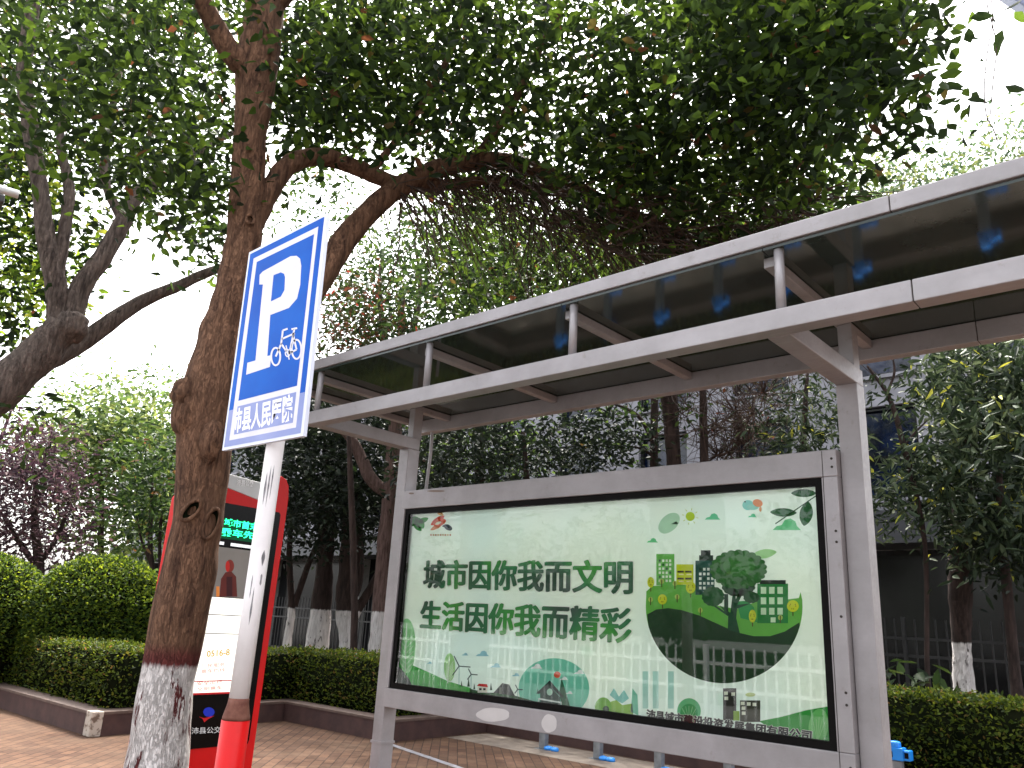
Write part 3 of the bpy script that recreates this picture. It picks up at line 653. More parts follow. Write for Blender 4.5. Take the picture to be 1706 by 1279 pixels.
tree('brown bare twiggy tree above the right half of the poster box', (1172, 1060), 13.2, [(1172, 1050), (1174, 860), (1172, 700), (1168, 600)], [8, 8, 7, 5],
     [(box(1170, 620, 1290, 770), 12.6, 14.5, 26)], LEAF_RED, BARK_PLAIN, 5, .25, .09, .04, tw=520)
tree('dense leafy tree seen between the twiggy tree and the right shelter post', (1330, 1060), 13.5, [(1330, 1050), (1332, 850), (1340, 700), (1345, 620)], [7, 7, 5, 3],
     [(box(1250, 680, 1400, 770), 12.6, 14.6, 60), (box(1270, 620, 1390, 700), 13, 15, 30)], LEAF_DROOP, BARK_PLAIN, 16, .3, .17, .045, droop=.6)
tree('dark leafy tree above the left half of the poster box', (860, 1060), 14, [(880, 1050), (880, 850), (872, 720)], [6, 6, 3],
     [(box(690, 700, 860, 830), 12.5, 16, 150), (box(840, 710, 1010, 800), 13, 16, 90), (box(960, 690, 1100, 780), 13, 15, 40)], LEAF_DARK, BARK_PLAIN, 16, .35, .15, .06)
# right-hand trees
tree('broad tree with long drooping leaves right of the shelter, whitewashed foot', (1606, 1140), 14.2, [(1606, 1140), (1602, 1070), (1600, 960), (1604, 820), (1610, 700)], [17, 15, 20, 16, 10],
     [(box(1535, 560, 1760, 720), 12.5, 15.5, 190), (box(1560, 690, 1760, 900), 12, 15, 190), (box(1580, 850, 1760, 940), 12, 14.5, 60)], LEAF_DROOP, BARK_DARK, 15, .24, .22, .06, droop=.7, flat=.35)
tree('slender sapling leaning across the blue window beside the right post', (1545, 1120), 12.4, [(1545, 1120), (1540, 900), (1505, 740), (1480, 660), (1445, 610)], [4, 4, 5, 4, 2],
     [(box(1445, 780, 1560, 870), 11.8, 13, 42), (box(1480, 740, 1600, 800), 12, 13, 26), (box(1440, 630, 1520, 670), 12.2, 12.8, 7)], LEAF_DROOP, BARK_PLAIN, 15, .22, .16, .045, name='sapling', droop=.5, limbs=[([(1478, 655), (1490, 620), (1486, 590)], [2.5, 2, 1]), ([(1505, 745), (1525, 720), (1545, 700)], [2.5, 2, 1])])
tree('dark-stemmed tree leaning at the far right edge', (1690, 1130), 12.6, [(1692, 1130), (1680, 1000), (1668, 880), (1665, 780)], [9, 8, 7, 5],
     [(box(1600, 900, 1760, 960), 11.8, 13, 20)], LEAF_DARK, BARK_PLAIN, 14, .3, .15, .05, droop=.6)
tree('haze-tinted tree beyond the shelter roof at the upper right', (1500, 1060), 26, [(1500, 1050), (1500, 600), (1500, 330)], [6, 5, 2],
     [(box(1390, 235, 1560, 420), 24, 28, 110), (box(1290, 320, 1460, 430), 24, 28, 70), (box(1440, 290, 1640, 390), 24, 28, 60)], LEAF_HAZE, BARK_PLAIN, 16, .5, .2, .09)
tree('haze-tinted tree filling the far right corner beyond the roof', (1680, 1060), 25, [(1680, 1050), (1670, 600), (1670, 280)], [6, 5, 2],
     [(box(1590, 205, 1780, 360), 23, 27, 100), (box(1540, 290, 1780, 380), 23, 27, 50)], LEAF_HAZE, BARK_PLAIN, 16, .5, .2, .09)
# plane trees on the far side of the road: seen mirrored in the poster glass and the sign
for i, x in enumerate((-17, -10, -3, 4, 11, 18)):
    tt = thing('street_tree', (x, -19, -.15), 'x', 'tree', 'street trees across the road'); tt['label'] = ['round-crowned tree across the road mirrored in the poster glass'][0]
    m = MB(); m.tube([(x, -19, -.15), (x+.1, -19, 2), (x, -19.1, 5)], [.22, .17, .1], 10, 0, True, .1, i); m.build('trunk', BARK_DARK, tt, smooth=True)
    foliage('crown', ball_points((x, -19, 3.5), (3.4, 2.6, 2.2), 120), 14, (.4, .4, .35), .3, .17, LEAF_MID, tt, .3, .4)
for i, (x0, x1) in enumerate(((-24, 0.5), (1.5, 22))):
    hb = MB(); hb.box(x0, x1, -17.2, -16.2, -.15, 1.2); h_ = hb.build('hedge', M['hedgecore'], bevel=.1)
    tag(h_, ['long dark hedge across the road, left of its gap', 'long dark hedge across the road, right of its gap'][i], 'hedge')
# low plants in the right bed
for (x, y, D, lab) in ((1478, 1118, 11.6, 'broad-leaved plant peeping over the hedge beside the right post'), (1548, 1130, 11.8, 'small pale-leaved plant poking above the right hedge')):
    p = at(x, y, D); tp = thing('broadleaf_plant', (p[0], p[1], .2), lab, 'plant')
    m = MB(); m.tube([(p[0], p[1], .2), tuple(p)], [.012, .008], 5); m.build('stem', TWIG, tp)
    foliage('foliage', np.array([p]), 16, (.14, .14, .06), .2, .11, LEAF_MID, tp, .1, .7)

# ================================================================== BICYCLE SHELTER
sh = thing('bicycle_shelter', (1.5, .1, 0), 'grey steel bicycle shelter with dark glass roof and green poster box between its posts', 'shelter')
S_ = M['steel']; BV = .004
RX = [-.15, .93, 2.0, 3.08, 4.15, 5.22, 6.3]          # roof ribs / rods
FY = -.8137
def part(name, build, mats=None, parent=None, bevel=BV, label=None):
    m = MB(); build(m); o = m.build(name, mats or S_, parent or sh, bevel=bevel)
    if label: o['label'] = label
    return o
for x0, x1, y0, y1 in ((-.150, -.052, .03, .14), (3.054, 3.154, .05, .155), (6.2, 6.34, .05, .2)):
    po = part('post', lambda m: m.box(x0, x1, y0, y1, 0, 2.712))
    part('collar', lambda m: m.box(x0-.006, x1+.006, y0-.006, y1+.006, .70, .715), S_, po, 0)
    part('base_plate', lambda m: (m.box(x0-.07, x1+.07, y0-.07, y0-.003, 0, .014), m.box(x0-.07, x1+.07, y1+.003, y1+.07, 0, .014)), S_, po, 0)
    part('arm', lambda m: m.box(x0+.001, x1-.001, FY+.088, y1-.002, 2.712, 2.798))
def seam_beam(name, segs, y0, y1, z0, z1):
    o = part(name, lambda m: [m.box(a, b, y0, y1, z0, z1) for a, b in segs])
    part('seam', lambda m: [m.box(segs[i][1], segs[i+1][0], y0+.004, y1-.004, z0+.004, z1-.004) for i in range(len(segs)-1)], M['seam'], o, 0)
seam_beam('lower_front_beam', [(-.165, 3.648), (3.652, 6.5)], FY, FY+.086, 2.712, 2.80)
seam_beam('upper_front_beam', [(-.56, 3.598), (3.602, 6.5)], FY, FY+.075, 3.098, 3.168)
seam_beam('rear_beam', [(-.56, 3.60), (3.604, 6.5)], .50, .57, 2.972, 3.079)
for x in RX:
    part('rod', lambda m: m.tube([(x+.06, FY+.04, 2.80), (x+.06, FY+.04, 3.097)], [.021, .021], 14), bevel=0).data.polygons.foreach_set('use_smooth', [True]*16)
for x in [-.53]+RX:
    part('rib', lambda m: m.box(x-.025, x+.025, FY+.078, .498, 3.032, 3.078))
for x0, x1 in ((-.13, -.07), (3.07, 3.14), (6.23, 6.31)):
    part('strut', lambda m: m.box(x0, x1, .075, .16, 2.80, 3.030))
GX = [-.55]+RX[1:]
for i in range(len(GX)-1):
    a, b = GX[i], GX[i+1]
    part('roof_pane', lambda m: m.box(a+.002, b-.002, FY+.012, .56, 3.0815, 3.093), M['roof'], None, 0)
part('conduit', lambda m: m.tube([(.0, .2, 2.86), (.005, .2, 2.7), (.0, .19, 2.45), (.01, .19, 2.3)], [.012]*4, 8), bevel=0)

# --- the light box
PW, PZ0, PZ1 = 2.9765, 1.0555, 2.2555
lb = part('poster_box', lambda m: (m.box(-.033, 3.052, 0, .15, PZ1, 2.385), m.box(-.033, 3.052, 0, .15, .936, PZ0), m.box(-.033, 0, 0, .15, PZ0, PZ1), m.box(PW, 3.052, 0, .15, PZ0, PZ1), m.box(0, PW, .10, .148, PZ0, PZ1)))
part('corner_joint', lambda m: (m.box(2.984, 2.987, -.0012, .01, .91, 2.38),), M['seam'], lb, 0)
part('screws', lambda m: [m.tube([(3.03, -.003, z), (3.03, .01, z)], [.006, .006], 8) for z in (1.0, 1.25, 1.3, 1.62, 1.95, 2.0, 2.3, 2.34)], M['seam'], lb, 0)['kind'] = 'stuff'
g_ = .036
part('gasket', lambda m: (m.box(0.0005, PW-.0005, .012, .05, PZ1-g_, PZ1-.0005), m.box(.0005, PW-.0005, .012, .05, PZ0+.0005, PZ0+g_), m.box(.0005, g_, .012, .05, PZ0+g_, PZ1-g_), m.box(PW-g_, PW-.0005, .012, .05, PZ0+g_, PZ1-g_)), M['blackframe'], lb, 0)
PY = .060
def surf_poster(x, y): return on_y(x, y, PY)
def _print():
    m, nt, p = newmat('poster_print')
    n = tex_noise(nt, 0.9, 3, .5); c = ramp(nt, n, [(.35, lin((226, 238, 219))), (.65, lin((214, 236, 228)))])
    n2 = tex_noise(nt, 3.5, 2, .5); c = mixc(nt, ramp(nt, n2, [(.62, (0, 0, 0, 1)), (.74, (.45, .45, .45, 1))]), c, lin((178, 226, 190)))
    nt.links.new(c, p.inputs['Base Color']); p.inputs['Roughness'].default_value = .6; nt.links.new(c, p.inputs['Emission Color']); p.inputs['Emission Strength'].default_value = .03; return m  # slight emission added to lift the brightness of the print
part('poster', lambda m: m.box(.01, PW-.01, PY, PY+.01, PZ0+.01, PZ1-.01), _print(), lb, 0)
class Art:
    """flat printed shapes, each colour a material of one mesh; layers lie 0.4 mm apart"""
    def __init__(s, surf, normal): s.mb = MB(); s.mats = []; s.idx = {}; s.surf = surf; s.n = np.array(normal); s.tf = (1, 0, 0)
    def zoom(s, f, ox, oy): s.tf = (f, ox, oy)
    def P(s, x, y, layer): f, ox, oy = s.tf; return np.array(s.surf(ox+x/f, oy+y/f))+s.n*(.0004*layer)
    def mi(s, c, emit=0):
        k = (c, emit)
        if k not in s.idx:
            s.idx[k] = len(s.mats); s.mats.append(mat_plain('print_%d_%d_%d' % c, lin(c), .55, 0, emit, .12))
        return s.idx[k]
    def poly(s, pts, c, layer=1, emit=0): s.mb.add([s.P(x, y, layer) for x, y in pts], [tuple(range(len(pts)))], s.mi(c, emit))
    def rect(s, x0, y0, x1, y1, c, layer=1, emit=0): s.poly([(x0, y0), (x1, y0), (x1, y1), (x0, y1)], c, layer, emit)
    def ell(s, x, y, rx, ry, c, layer=1, rot=0, n=28, bumps=0, pointed=False, emit=0):
        pts = []
        for k in range(n):
            a = 2*math.pi*k/n; r = 1+(.07*abs(math.sin(a*bumps/2)) if bumps else 0); ex, ey = rx*r*math.cos(a), ry*r*math.sin(a)
            if pointed: ey *= abs(math.sin(a))**.5
            pts.append((x+ex*math.cos(rot)-ey*math.sin(rot), y+ex*math.sin(rot)+ey*math.cos(rot)))
        s.poly(pts, c, layer, emit)
    def line(s, pts, wd, c, layer=1, emit=0):
        for (x0, y0), (x1, y1) in zip(pts[:-1], pts[1:]):
            L = math.hypot(x1-x0, y1-y0)+1e-9; nx, ny = -(y1-y0)/L*wd/2, (x1-x0)/L*wd/2
            s.poly([(x0+nx, y0+ny), (x1+nx, y1+ny), (x1-nx, y1-ny), (x0-nx, y0-ny)], c, layer, emit)
    def ring(s, x, y, rx, ry, wd, c, layer=1, n=30):
        o = [(x+(rx)*math.cos(2*math.pi*k/n), y+(ry)*math.sin(2*math.pi*k/n)) for k in range(n)]
        i = [(x+(rx-wd)*math.cos(2*math.pi*k/n), y+(ry-wd)*math.sin(2*math.pi*k/n)) for k in range(n)]
        V = [s.P(*p, layer) for p in o+i]; s.mb.add(V, [(k, (k+1) % n, n+(k+1) % n, n+k) for k in range(n)], s.mi(c))
    def text(s, body, quad, c, layer=2, bold=0.0, emit=0, ref=None):
        f, ox, oy = s.tf; q = [(ox+x/f, oy+y/f) for x, y in quad]
        return lay_text(s.mb, body, q, lambda x, y: np.array(s.surf(x, y))+s.n*(.0004*layer), s.mi(c, emit), bold, ref)
    def build(s, name, parent): return s.mb.build(name, s.mats, parent)
A = Art(surf_poster, (0, -1, 0))
# bowl-shaped town (traced from the poster)
A.zoom(4.487, 1020, 800)
arc = [(837+586*math.cos(a), 940+577*math.sin(a)) for a in np.linspace(-.08, math.pi+.08, 40)]
A.poly([(255, 830), (300, 790), (480, 778), (600, 785), (660, 842), (780, 935), (930, 962), (1090, 902), (1310, 890), (1395, 880), (1408, 835)]+arc[:-1], (104, 178, 74), 1)
A.poly([(262, 1003), (330, 965), (420, 955), (520, 970), (650, 1010), (760, 1060), (870, 1110), (950, 1140), (1060, 1165), (1180, 1165), (1290, 1130), (1400, 1062)]+[p for p in arc if p[1] > 1060], (38, 66, 42), 3)
A.poly([(930, 905), (1010, 900), (1060, 950), (1085, 1060), (960, 1030)], (48, 150, 78), 2)
A.rect(330, 550, 465, 785, (106, 182, 84), 2)
for i in range(4):
    for j in range(6): A.rect(348+i*26, 592+j*30, 364+i*26, 610+j*30, (230, 240, 220) if (i*3+j*5) % 4 else (40, 90, 50), 3)
A.rect(480, 628, 607, 780, (196, 208, 40), 2)
for j, (a, b) in enumerate(((488, 535), (546, 594), (488, 535), (546, 594))):
    A.rect(a, 676+(j//2)*52, b, 690+(j//2)*52, (52, 50, 34), 3); A.rect(a+10, 700+(j//2)*52, b, 708+(j//2)*52, (230, 230, 180), 3)
A.rect(622, 600, 765, 856, (42, 84, 76), 2); A.rect(650, 560, 755, 600, (50, 66, 58), 2); A.rect(663, 523, 735, 560, (40, 50, 46), 2)
for i in range(4):
    for j in range(6): A.rect(650+i*30, 655+j*35, 668+i*30, 675+j*35, (228, 236, 226) if (i+2*j) % 5 else (30, 60, 54), 3)
A.rect(1085, 772, 1315, 1068, (40, 128, 62), 3); A.rect(1105, 746, 1298, 776, (44, 54, 48), 4)
for i in range(3):
    for j in range(3): A.rect(1112+i*62, 797+j*78, 1152+i*62, 848+j*78, (206, 232, 196), 4)
A.rect(1185, 1025, 1222, 1062, (206, 232, 196), 4)
A.poly([(905, 820), (884, 990), (800, 930), (868, 1010), (865, 1115), (955, 1142), (928, 1030), (935, 960), (1040, 920), (935, 930), (990, 820), (958, 812), (925, 890), (922, 815)], (36, 78, 54), 5)
A.rect(838, 850, 868, 985, (32, 66, 46), 4)
A.ell(945, 790, 120, 75, (38, 76, 48), 5, bumps=14, n=60); A.ell(945, 665, 202, 138, (52, 108, 52), 6, bumps=22, n=110)
A.ell(950, 640, 120, 80, (62, 124, 58), 7, n=30)
A.ell(755, 868, 80, 70, (44, 92, 54), 6, bumps=14, n=60); A.ell(1043, 876, 58, 40, (40, 84, 50), 6, bumps=12, n=60)
A.line([(755, 930), (870, 1010)], 14, (36, 78, 54), 5)
for x, y, rx, ry in ((588, 800, 36, 46), (377, 890, 34, 38), (1352, 940, 44, 44), (1050, 1015, 27, 48), (290, 762, 26, 40)):
    A.line([(x, y), (x, y+ry+30)], 7, (92, 72, 40), 6); A.ell(x, y, rx, ry, (206, 214, 48), 7, n=20)
    for k in range(6): A.ell(x+rx*.5*math.cos(k*1.9), y+ry*.5*math.sin(k*1.9), 4, 5, (130, 130, 30), 8, n=6)
for x, y in ((372, 770), (470, 785), (288, 905), (487, 885), (660, 985), (1258, 1040)):
    A.line([(x, y-28), (x, y+28)], 7, (84, 70, 40), 6); A.ell(x, y-14, 18, 20, (172, 196, 96), 5, n=14)
A.ell(583, 270, 34, 34, (178, 206, 26), 1)
for k in range(8): a = k*math.pi/4+.2; A.line([(583+46*math.cos(a), 270+46*math.sin(a)), (583+62*math.cos(a), 270+62*math.sin(a))], 5, (190, 206, 90), 1)
def cloud(x, y, s_, c, l=1): A.poly([(x-56*s_, y), (x-40*s_, y-16*s_), (x-20*s_, y-20*s_), (x-8*s_, y-40*s_), (x+14*s_, y-46*s_), (x+34*s_, y-34*s_), (x+40*s_, y-16*s_), (x+56*s_, y)], c, l)
cloud(750, 294, 1.05, (104, 200, 150)); cloud(300, 465, .75, (96, 202, 132)); cloud(470, 327, .45, (120, 205, 150)); cloud(1047, 276, .6, (92, 200, 150)); cloud(1305, 372, 1.9, (110, 204, 142))
A.ell(425, 320, 95, 60, (180, 220, 186), 1, rot=-.75); A.ell(1135, 550, 95, 34, (158, 212, 140), 1, rot=-.16, pointed=True)
A.ell(1015, 185, 42, 38, (122, 204, 192), 1); A.ell(1050, 200, 45, 22, (138, 206, 190), 1.5); A.ell(993, 160, 6, 6, (30, 40, 40), 2, n=8); A.ell(1088, 170, 38, 28, (222, 130, 66), 2, rot=.3); A.ell(1108, 215, 10, 20, (226, 160, 110), 2)
A.line([(1220, 325), (1380, 215), (1530, 112)], 8, (40, 88, 56), 2)
for x, y, rx, ry, ro in ((1432, 96, 95, 30, .0), (1280, 240, 100, 32, 0.03), (1450, 250, 92, 50, 1.75)): A.ell(x, y, rx, ry, (42, 96, 58), 2, rot=ro, pointed=True)
# bottom left scenery
A.zoom(4.489, 640, 1000)
A.poly([(60, 470), (120, 500), (190, 590), (210, 640), (60, 640)], (52, 70, 62), 3)
A.poly([(75, 420), (220, 488), (340, 540), (480, 605), (650, 655), (660, 740), (75, 660)], (62, 172, 70), 2)
A.poly([(640, 660), (760, 690), (900, 690), (990, 715), (1250, 790), (1250, 830), (640, 740)], (54, 96, 60), 2)
A.ell(170, 340, 66, 205, (150, 214, 150), 2.5, n=36); A.ell(490, 500, 42, 105, (160, 212, 140), 2.5, n=30)
for x, y0, y1, wd in ((170, 170, 580, 50), (490, 420, 620, 28)):
    A.line([(x, y0), (x-14, y1)], 5, (226, 240, 222), 3.5)
    for k in range(6):
        yy = y0+(y1-y0)*(.25+.1*k); A.line([(x-3, yy+40), (x+wd, yy-15)], 3, (226, 240, 222), 3.5); A.line([(x-6, yy+40), (x-wd, yy-10)], 3, (226, 240, 222), 3.5)
for hx, hy, r_ in ((562, 492, 85), (652, 553, 48), (1000, 665, 38)):
    A.line([(hx, hy), (hx-3, hy+150)], 5, (160, 196, 190), 2)
    for a in (.08, 2.2, 4.25): A.line([(hx, hy), (hx+r_*math.cos(a), hy+r_*math.sin(a))], 8, (74, 92, 92), 4)
A.ell(1270, 660, 265, 228, (122, 206, 178), 1, n=44)
A.poly([(695, 640), (710, 622), (770, 627), (778, 650)], (202, 50, 48), 4); A.rect(700, 648, 772, 690, (228, 226, 210), 3); A.rect(712, 656, 730, 672, (60, 60, 60), 4); A.rect(742, 656, 760, 672, (60, 60, 60), 4)
A.poly([(820, 690), (885, 618), (935, 628), (980, 715)], (58, 66, 62), 4); A.rect(862, 650, 880, 700, (120, 128, 118), 5)
A.poly([(1138, 695), (1240, 598), (1350, 725), (1325, 725), (1240, 640), (1160, 700)], (40, 62, 56), 5); A.poly([(1168, 690), (1240, 640), (1318, 725), (1318, 790), (1168, 770)], (44, 74, 66), 4)
A.ell(1240, 685, 22, 26, (170, 214, 190), 6); A.line([(1155, 735), (1330, 765)], 12, (226, 236, 228), 6); A.line([(1158, 735), (1158, 775)], 8, (226, 236, 228), 6); A.line([(1326, 765), (1326, 800)], 8, (226, 236, 228), 6)
for x, y, s_ in ((632, 610, 1), (580, 620, .7), (675, 640, .7), (800, 640, .9), (1150, 670, .5)): A.poly([(x-10*s_, y+35*s_), (x, y-30*s_), (x+10*s_, y+35*s_)], (44, 78, 58), 3)
A.poly([(1310, 690), (1328, 580), (1390, 790), (1330, 790)], (46, 98, 70), 3); A.ell(1295, 556, 25, 24, (226, 88, 60), 3)
for x, y, s_ in ((1140, 500, 1.0), (1345, 585, .7), (1385, 690, .6), (1460, 540, .9)): cloud(x, y+10, s_*.8, (236, 240, 236), 3)
for x, y, s_ in ((605, 400, .5), (735, 405, 1.0), (835, 490, .8), (985, 555, .6), (340, 462, .4)): cloud(x, y+12, s_*.9, (146, 196, 206), 1)
A.ell(1640, 800, 62, 75, (120, 184, 66), 3); A.ell(1660, 815, 24, 26, (48, 84, 52), 4)
# bottom right scenery
A.zoom(3.554, 1020, 1000)
A.ell(455, 655, 70, 76, (98, 190, 132), 2); A.ell(455, 668, 52, 56, (60, 164, 100), 3)
for a in (-2.3, -1.9, -1.57, -1.2, -.8): A.line([(455, 715), (455+60*math.cos(a), 680+55*math.sin(a))], 3, (150, 214, 168), 4)
A.poly([(870, 715), (1000, 690), (1150, 650), (1295, 625), (1300, 900), (1000, 800)], (54, 156, 64), 2)
A.poly([(-10, 600), (25, 590), (60, 620), (120, 610), (125, 720), (-10, 690)], (146, 192, 76), 2); A.poly([(-15, 560), (10, 520), (40, 570), (70, 530), (100, 580), (60, 610), (20, 590)], (130, 200, 190), 1.5); A.poly([(110, 660), (120, 520), (150, 560), (155, 680)], (124, 200, 170), 2)
A.rect(657, 520, 735, 710, (50, 50, 46), 3); A.rect(757, 592, 877, 720, (66, 68, 56), 3); A.rect(718, 655, 754, 712, (140, 176, 66), 4)
for x, y in ((663, 540), (706, 545), (665, 570), (762, 600), (798, 603), (832, 606), (767, 628), (768, 658)): A.rect(x, y, x+22, y+20, (222, 226, 206), 4)
A.ell(818, 558, 30, 12, (200, 216, 150), 1)
A.ell(1222, 745, 58, 105, (108, 190, 104), 3, rot=.1)
for k in range(5): A.line([(1215, 840), (1190+k*18, 690+abs(k-2)*14)], 3, (150, 208, 140), 4)
for x in (180, 240, 330): A.rect(x, 420, x+34, 640, (178, 222, 208), 1)
# emblem in the upper left corner of the poster
A.zoom(4.487, 640, 800)
for x, y, rx, ry, ro in ((205, 310, 60, 34, -.6), (265, 320, 50, 34, .9), (290, 300, 45, 20, -.4), (250, 350, 40, 20, .7)): A.ell(x, y, rx, ry, (50, 152, 66), 2, rot=ro, pointed=True)
A.ell(400, 300, 62, 22, (206, 66, 44), 2, rot=-.6, pointed=True); A.ell(415, 315, 50, 26, (216, 92, 66), 2.5, rot=-.35); A.ell(395, 345, 56, 16, (222, 140, 100), 2, rot=-.5, pointed=True); A.ell(405, 320, 24, 10, (226, 222, 200), 3.5, rot=-.4); A.ell(420, 250, 26, 12, (220, 160, 60), 2, rot=.4)
A.ell(478, 352, 34, 20, (52, 66, 78), 2, rot=.5); A.ell(455, 340, 20, 9, (52, 66, 78), 2.2, rot=-.2)
for k in range(9): A.rect(345+k*18, 402, 356+k*18, 415, (200, 160, 110) if k % 2 else (190, 120, 90), 2)
A.build('poster_artwork', lb)
# headline
def _headline():
    m, nt, p = newmat('headline_green'); n = tex_noise(nt, 2.6, 1, .4)
    nt.links.new(ramp(nt, n, [(.32, lin((32, 70, 52))), (.45, lin((34, 116, 68))), (.58, lin((58, 156, 50))), (.70, lin((30, 94, 58)))]), p.inputs['Base Color']); p.inputs['Roughness'].default_value = .5; return m
HL = [_headline(), mat_plain('headline_outline', lin((232, 238, 226)), .5)]
m = MB(); f_ = 4.265; Z = lambda q: [(680+x/f_, 840+y/f_) for x, y in q]
q1 = Z([(118, 400), (1590, 398), (1590, 636), (112, 592)]); q2 = Z([(96, 688), (1586, 738), (1578, 988), (88, 880)])
def bold_text(m, body, quads, mi, sh, off, y0):
    V, F = text_mesh(body, off); ref = (V.min(0), V.max(0))
    for i, (dx, dy) in enumerate(((0, 0), (1, .3), (-1, -.3), (.5, -.8), (-.5, .8), (1, -.5), (-1, .5), (.5, 0), (-.5, 0), (0, .7), (0, -.7))):
        lay_text(m, body, [(x+dx*sh, y+dy*sh) for x, y in quads], lambda x, y: on_y(x, y, y0-.00008*i), mi, off, ref)
for body, q in (('城市因你我而文明', q1), ('生活因你我而精彩', q2)):
    bold_text(m, body, q, 1, 3.2, 0, PY-.0036); bold_text(m, body, q, 0, 1.75, 0, PY-.0050)
m.build('headline', HL, lb)
m = MB(); q = [(1020+x/3.554, 1000+y/3.554) for x, y in ((205, 645), (1180, 772), (1176, 834), (203, 702))]
bold_text(m, '沛县城市建设投资发展集团有限公司', q, 1, 1.5, 0, PY-.0050); bold_text(m, '沛县城市建设投资发展集团有限公司', q, 0, .85, 0, PY-.0062)
m.build('company_lettering', [mat_plain('ink_black', lin((30, 32, 34)), .5), HL[1]], lb)
def _glass():
    m = bpy.data.materials.new('poster_glass'); m.use_nodes = True; nt = m.node_tree
    for n in list(nt.nodes): nt.nodes.remove(n)
    o = nt.nodes.new('ShaderNodeOutputMaterial'); t = nt.nodes.new('ShaderNodeBsdfTransparent'); g = nt.nodes.new('ShaderNodeBsdfGlossy'); g.inputs['Roughness'].default_value = .015
    t.inputs['Color'].default_value = (.985, .995, .99, 1)
    fr = nt.nodes.new('ShaderNodeFresnel'); fr.inputs['IOR'].default_value = 1.6; mx = nt.nodes.new('ShaderNodeMixShader')
    nt.links.new(fr.outputs[0], mx.inputs[0]); nt.links.new(t.outputs[0], mx.inputs[1]); nt.links.new(g.outputs[0], mx.inputs[2]); nt.links.new(mx.outputs[0], o.inputs['Surface']); return m
m = MB(); m.add([(g_-.01, .022, PZ0+g_-.01), (PW-g_+.01, .022, PZ0+g_-.01), (PW-g_+.01, .022, PZ1-g_+.01), (g_-.01, .022, PZ1-g_+.01)], [(0, 1, 2, 3)])
m.build('poster_glass', _glass(), lb)
# scuffs on the steel frame
A = Art(lambda x, y: on_y(x, y, -.001), (0, -1, 0)); A.zoom(4.489, 640, 1000)
scuffs = [(4.489, 640, 1000, q, (192, 187, 186)) for q in ((815, 855, 120, 50), (1235, 920, 55, 66))]+[(6.09, 600, 650, q, (120, 104, 96)) for q in ((770, 1022, 85, 10), (520, 1046, 26, 8))]
for f_, ox, oy, (cx, cy, rx, ry), c_ in scuffs:
    A = Art(lambda x, y: on_y(x, y, -.001), (0, -1, 0)); A.zoom(f_, ox, oy); A.ell(cx, cy, rx, ry, c_, 1, n=34, bumps=5); A.build('scuff_mark', lb)

# ================================================================== PARKING SIGN
SY = -1.9
ps_top, ps_bot = on_y(450, 748, SY+.03), on_y(390, 1172, SY+.03)
sx = float(on_y(409, 1000, SY+.03)[0])
sg = thing('parking_sign', (sx, SY+.05, 0), 'blue and white bicycle parking sign on a white pole with a red sleeve', 'sign')
corn = [on_y(*q, SY) for q in ((415, 420.5), (545.5, 354), (505, 726), (370, 750.5))]
m = MB(); k = len(corn)
m.add([tuple(p) for p in corn]+[(p[0], SY+.018, p[2]) for p in corn], [(0, 3, 2, 1), (4, 5, 6, 7), (0, 1, 5, 4), (1, 2, 6, 5), (2, 3, 7, 6), (3, 0, 4, 7)])
board = m.build('sign_board', mat_plain('board_edge', lin((206, 210, 226)), .35), sg)
A = Art(lambda x, y: on_y(x, y, SY), (0, -1, 0)); A.zoom(2.973, 350, 340)
def _blue(name, c1, c2):
    mm, nt, p = newmat(name); n = tex_noise(nt, 2.2, 4, .6); nt.links.new(ramp(nt, n, [(.35, lin(c1)), (.7, lin(c2))]), p.inputs['Base Color']); p.inputs['Roughness'].default_value = .35; p.inputs['Specular IOR Level'].default_value = .05; return mm
A.idx[((0, 90, 210), 0)] = 0; A.mats.append(_blue('sign_blue', (0, 76, 172), (0, 92, 188)))
A.idx[((150, 165, 225), 0)] = 1; A.mats.append(_blue('faded_sign_blue', (126, 138, 188), (152, 160, 202)))
def quad_in(a, b):   # bilinear inset of the board's outline in zoom coordinates
    c_ = [((x-350)*2.973, (y-340)*2.973) for x, y in ((415, 420.5), (545.5, 354), (505, 726), (370, 750.5))]
    def pt(u, v): t = [c_[0][i]*(1-u)+c_[1][i]*u for i in (0, 1)]; bb = [c_[3][i]*(1-u)+c_[2][i]*u for i in (0, 1)]; return (t[0]*(1-v)+bb[0]*v, t[1]*(1-v)+bb[1]*v)
    return pt
pt = quad_in(0, 0)
A.poly([pt(.02, .012), pt(.965, .012), pt(.965, .985), pt(.02, .985)], (0, 90, 210), 1)
A.poly([pt(.02, .80), pt(.965, .80), pt(.965, .985), pt(.02, .985)], (150, 165, 225), 1.5)
W_ = (214, 212, 222)
A.poly([pt(.075, .045), pt(.90, .045), pt(.90, .955), pt(.075, .955)], W_, 2)
A.poly([pt(.125, .072), pt(.855, .072), pt(.855, .762), pt(.125, .762)], (0, 90, 210), 3)
A.poly([pt(.125, .79), pt(.855, .79), pt(.855, .93), pt(.125, .93)], (150, 165, 225), 3)
A.poly([(247, 350), (263, 333), (400, 258), (430, 256), (447, 270), (453, 305), (448, 400), (432, 468), (392, 514), (300, 549), (285, 752), (305, 748), (298, 806), (180, 845), (186, 786), (226, 774), (263, 398), (245, 398)], W_, 4)
A.poly([(316, 352), (352, 338), (368, 345), (373, 362), (370, 425), (352, 458), (303, 482)], (0, 90, 210), 5)
A.ring(327, 755, 27, 48, 9, W_, 5); A.ring(430, 719, 28, 52, 9, W_, 5)
for q in ([(386, 617), (362, 626), (360, 646), (353, 695), (327, 755)], [(357, 668), (421, 640)], [(405, 620), (433, 614)], [(419, 620), (394, 742)], [(353, 690), (386, 738)], [(388, 742), (430, 720)], [(414, 650), (430, 720)]): A.line(q, 9, W_, 5)
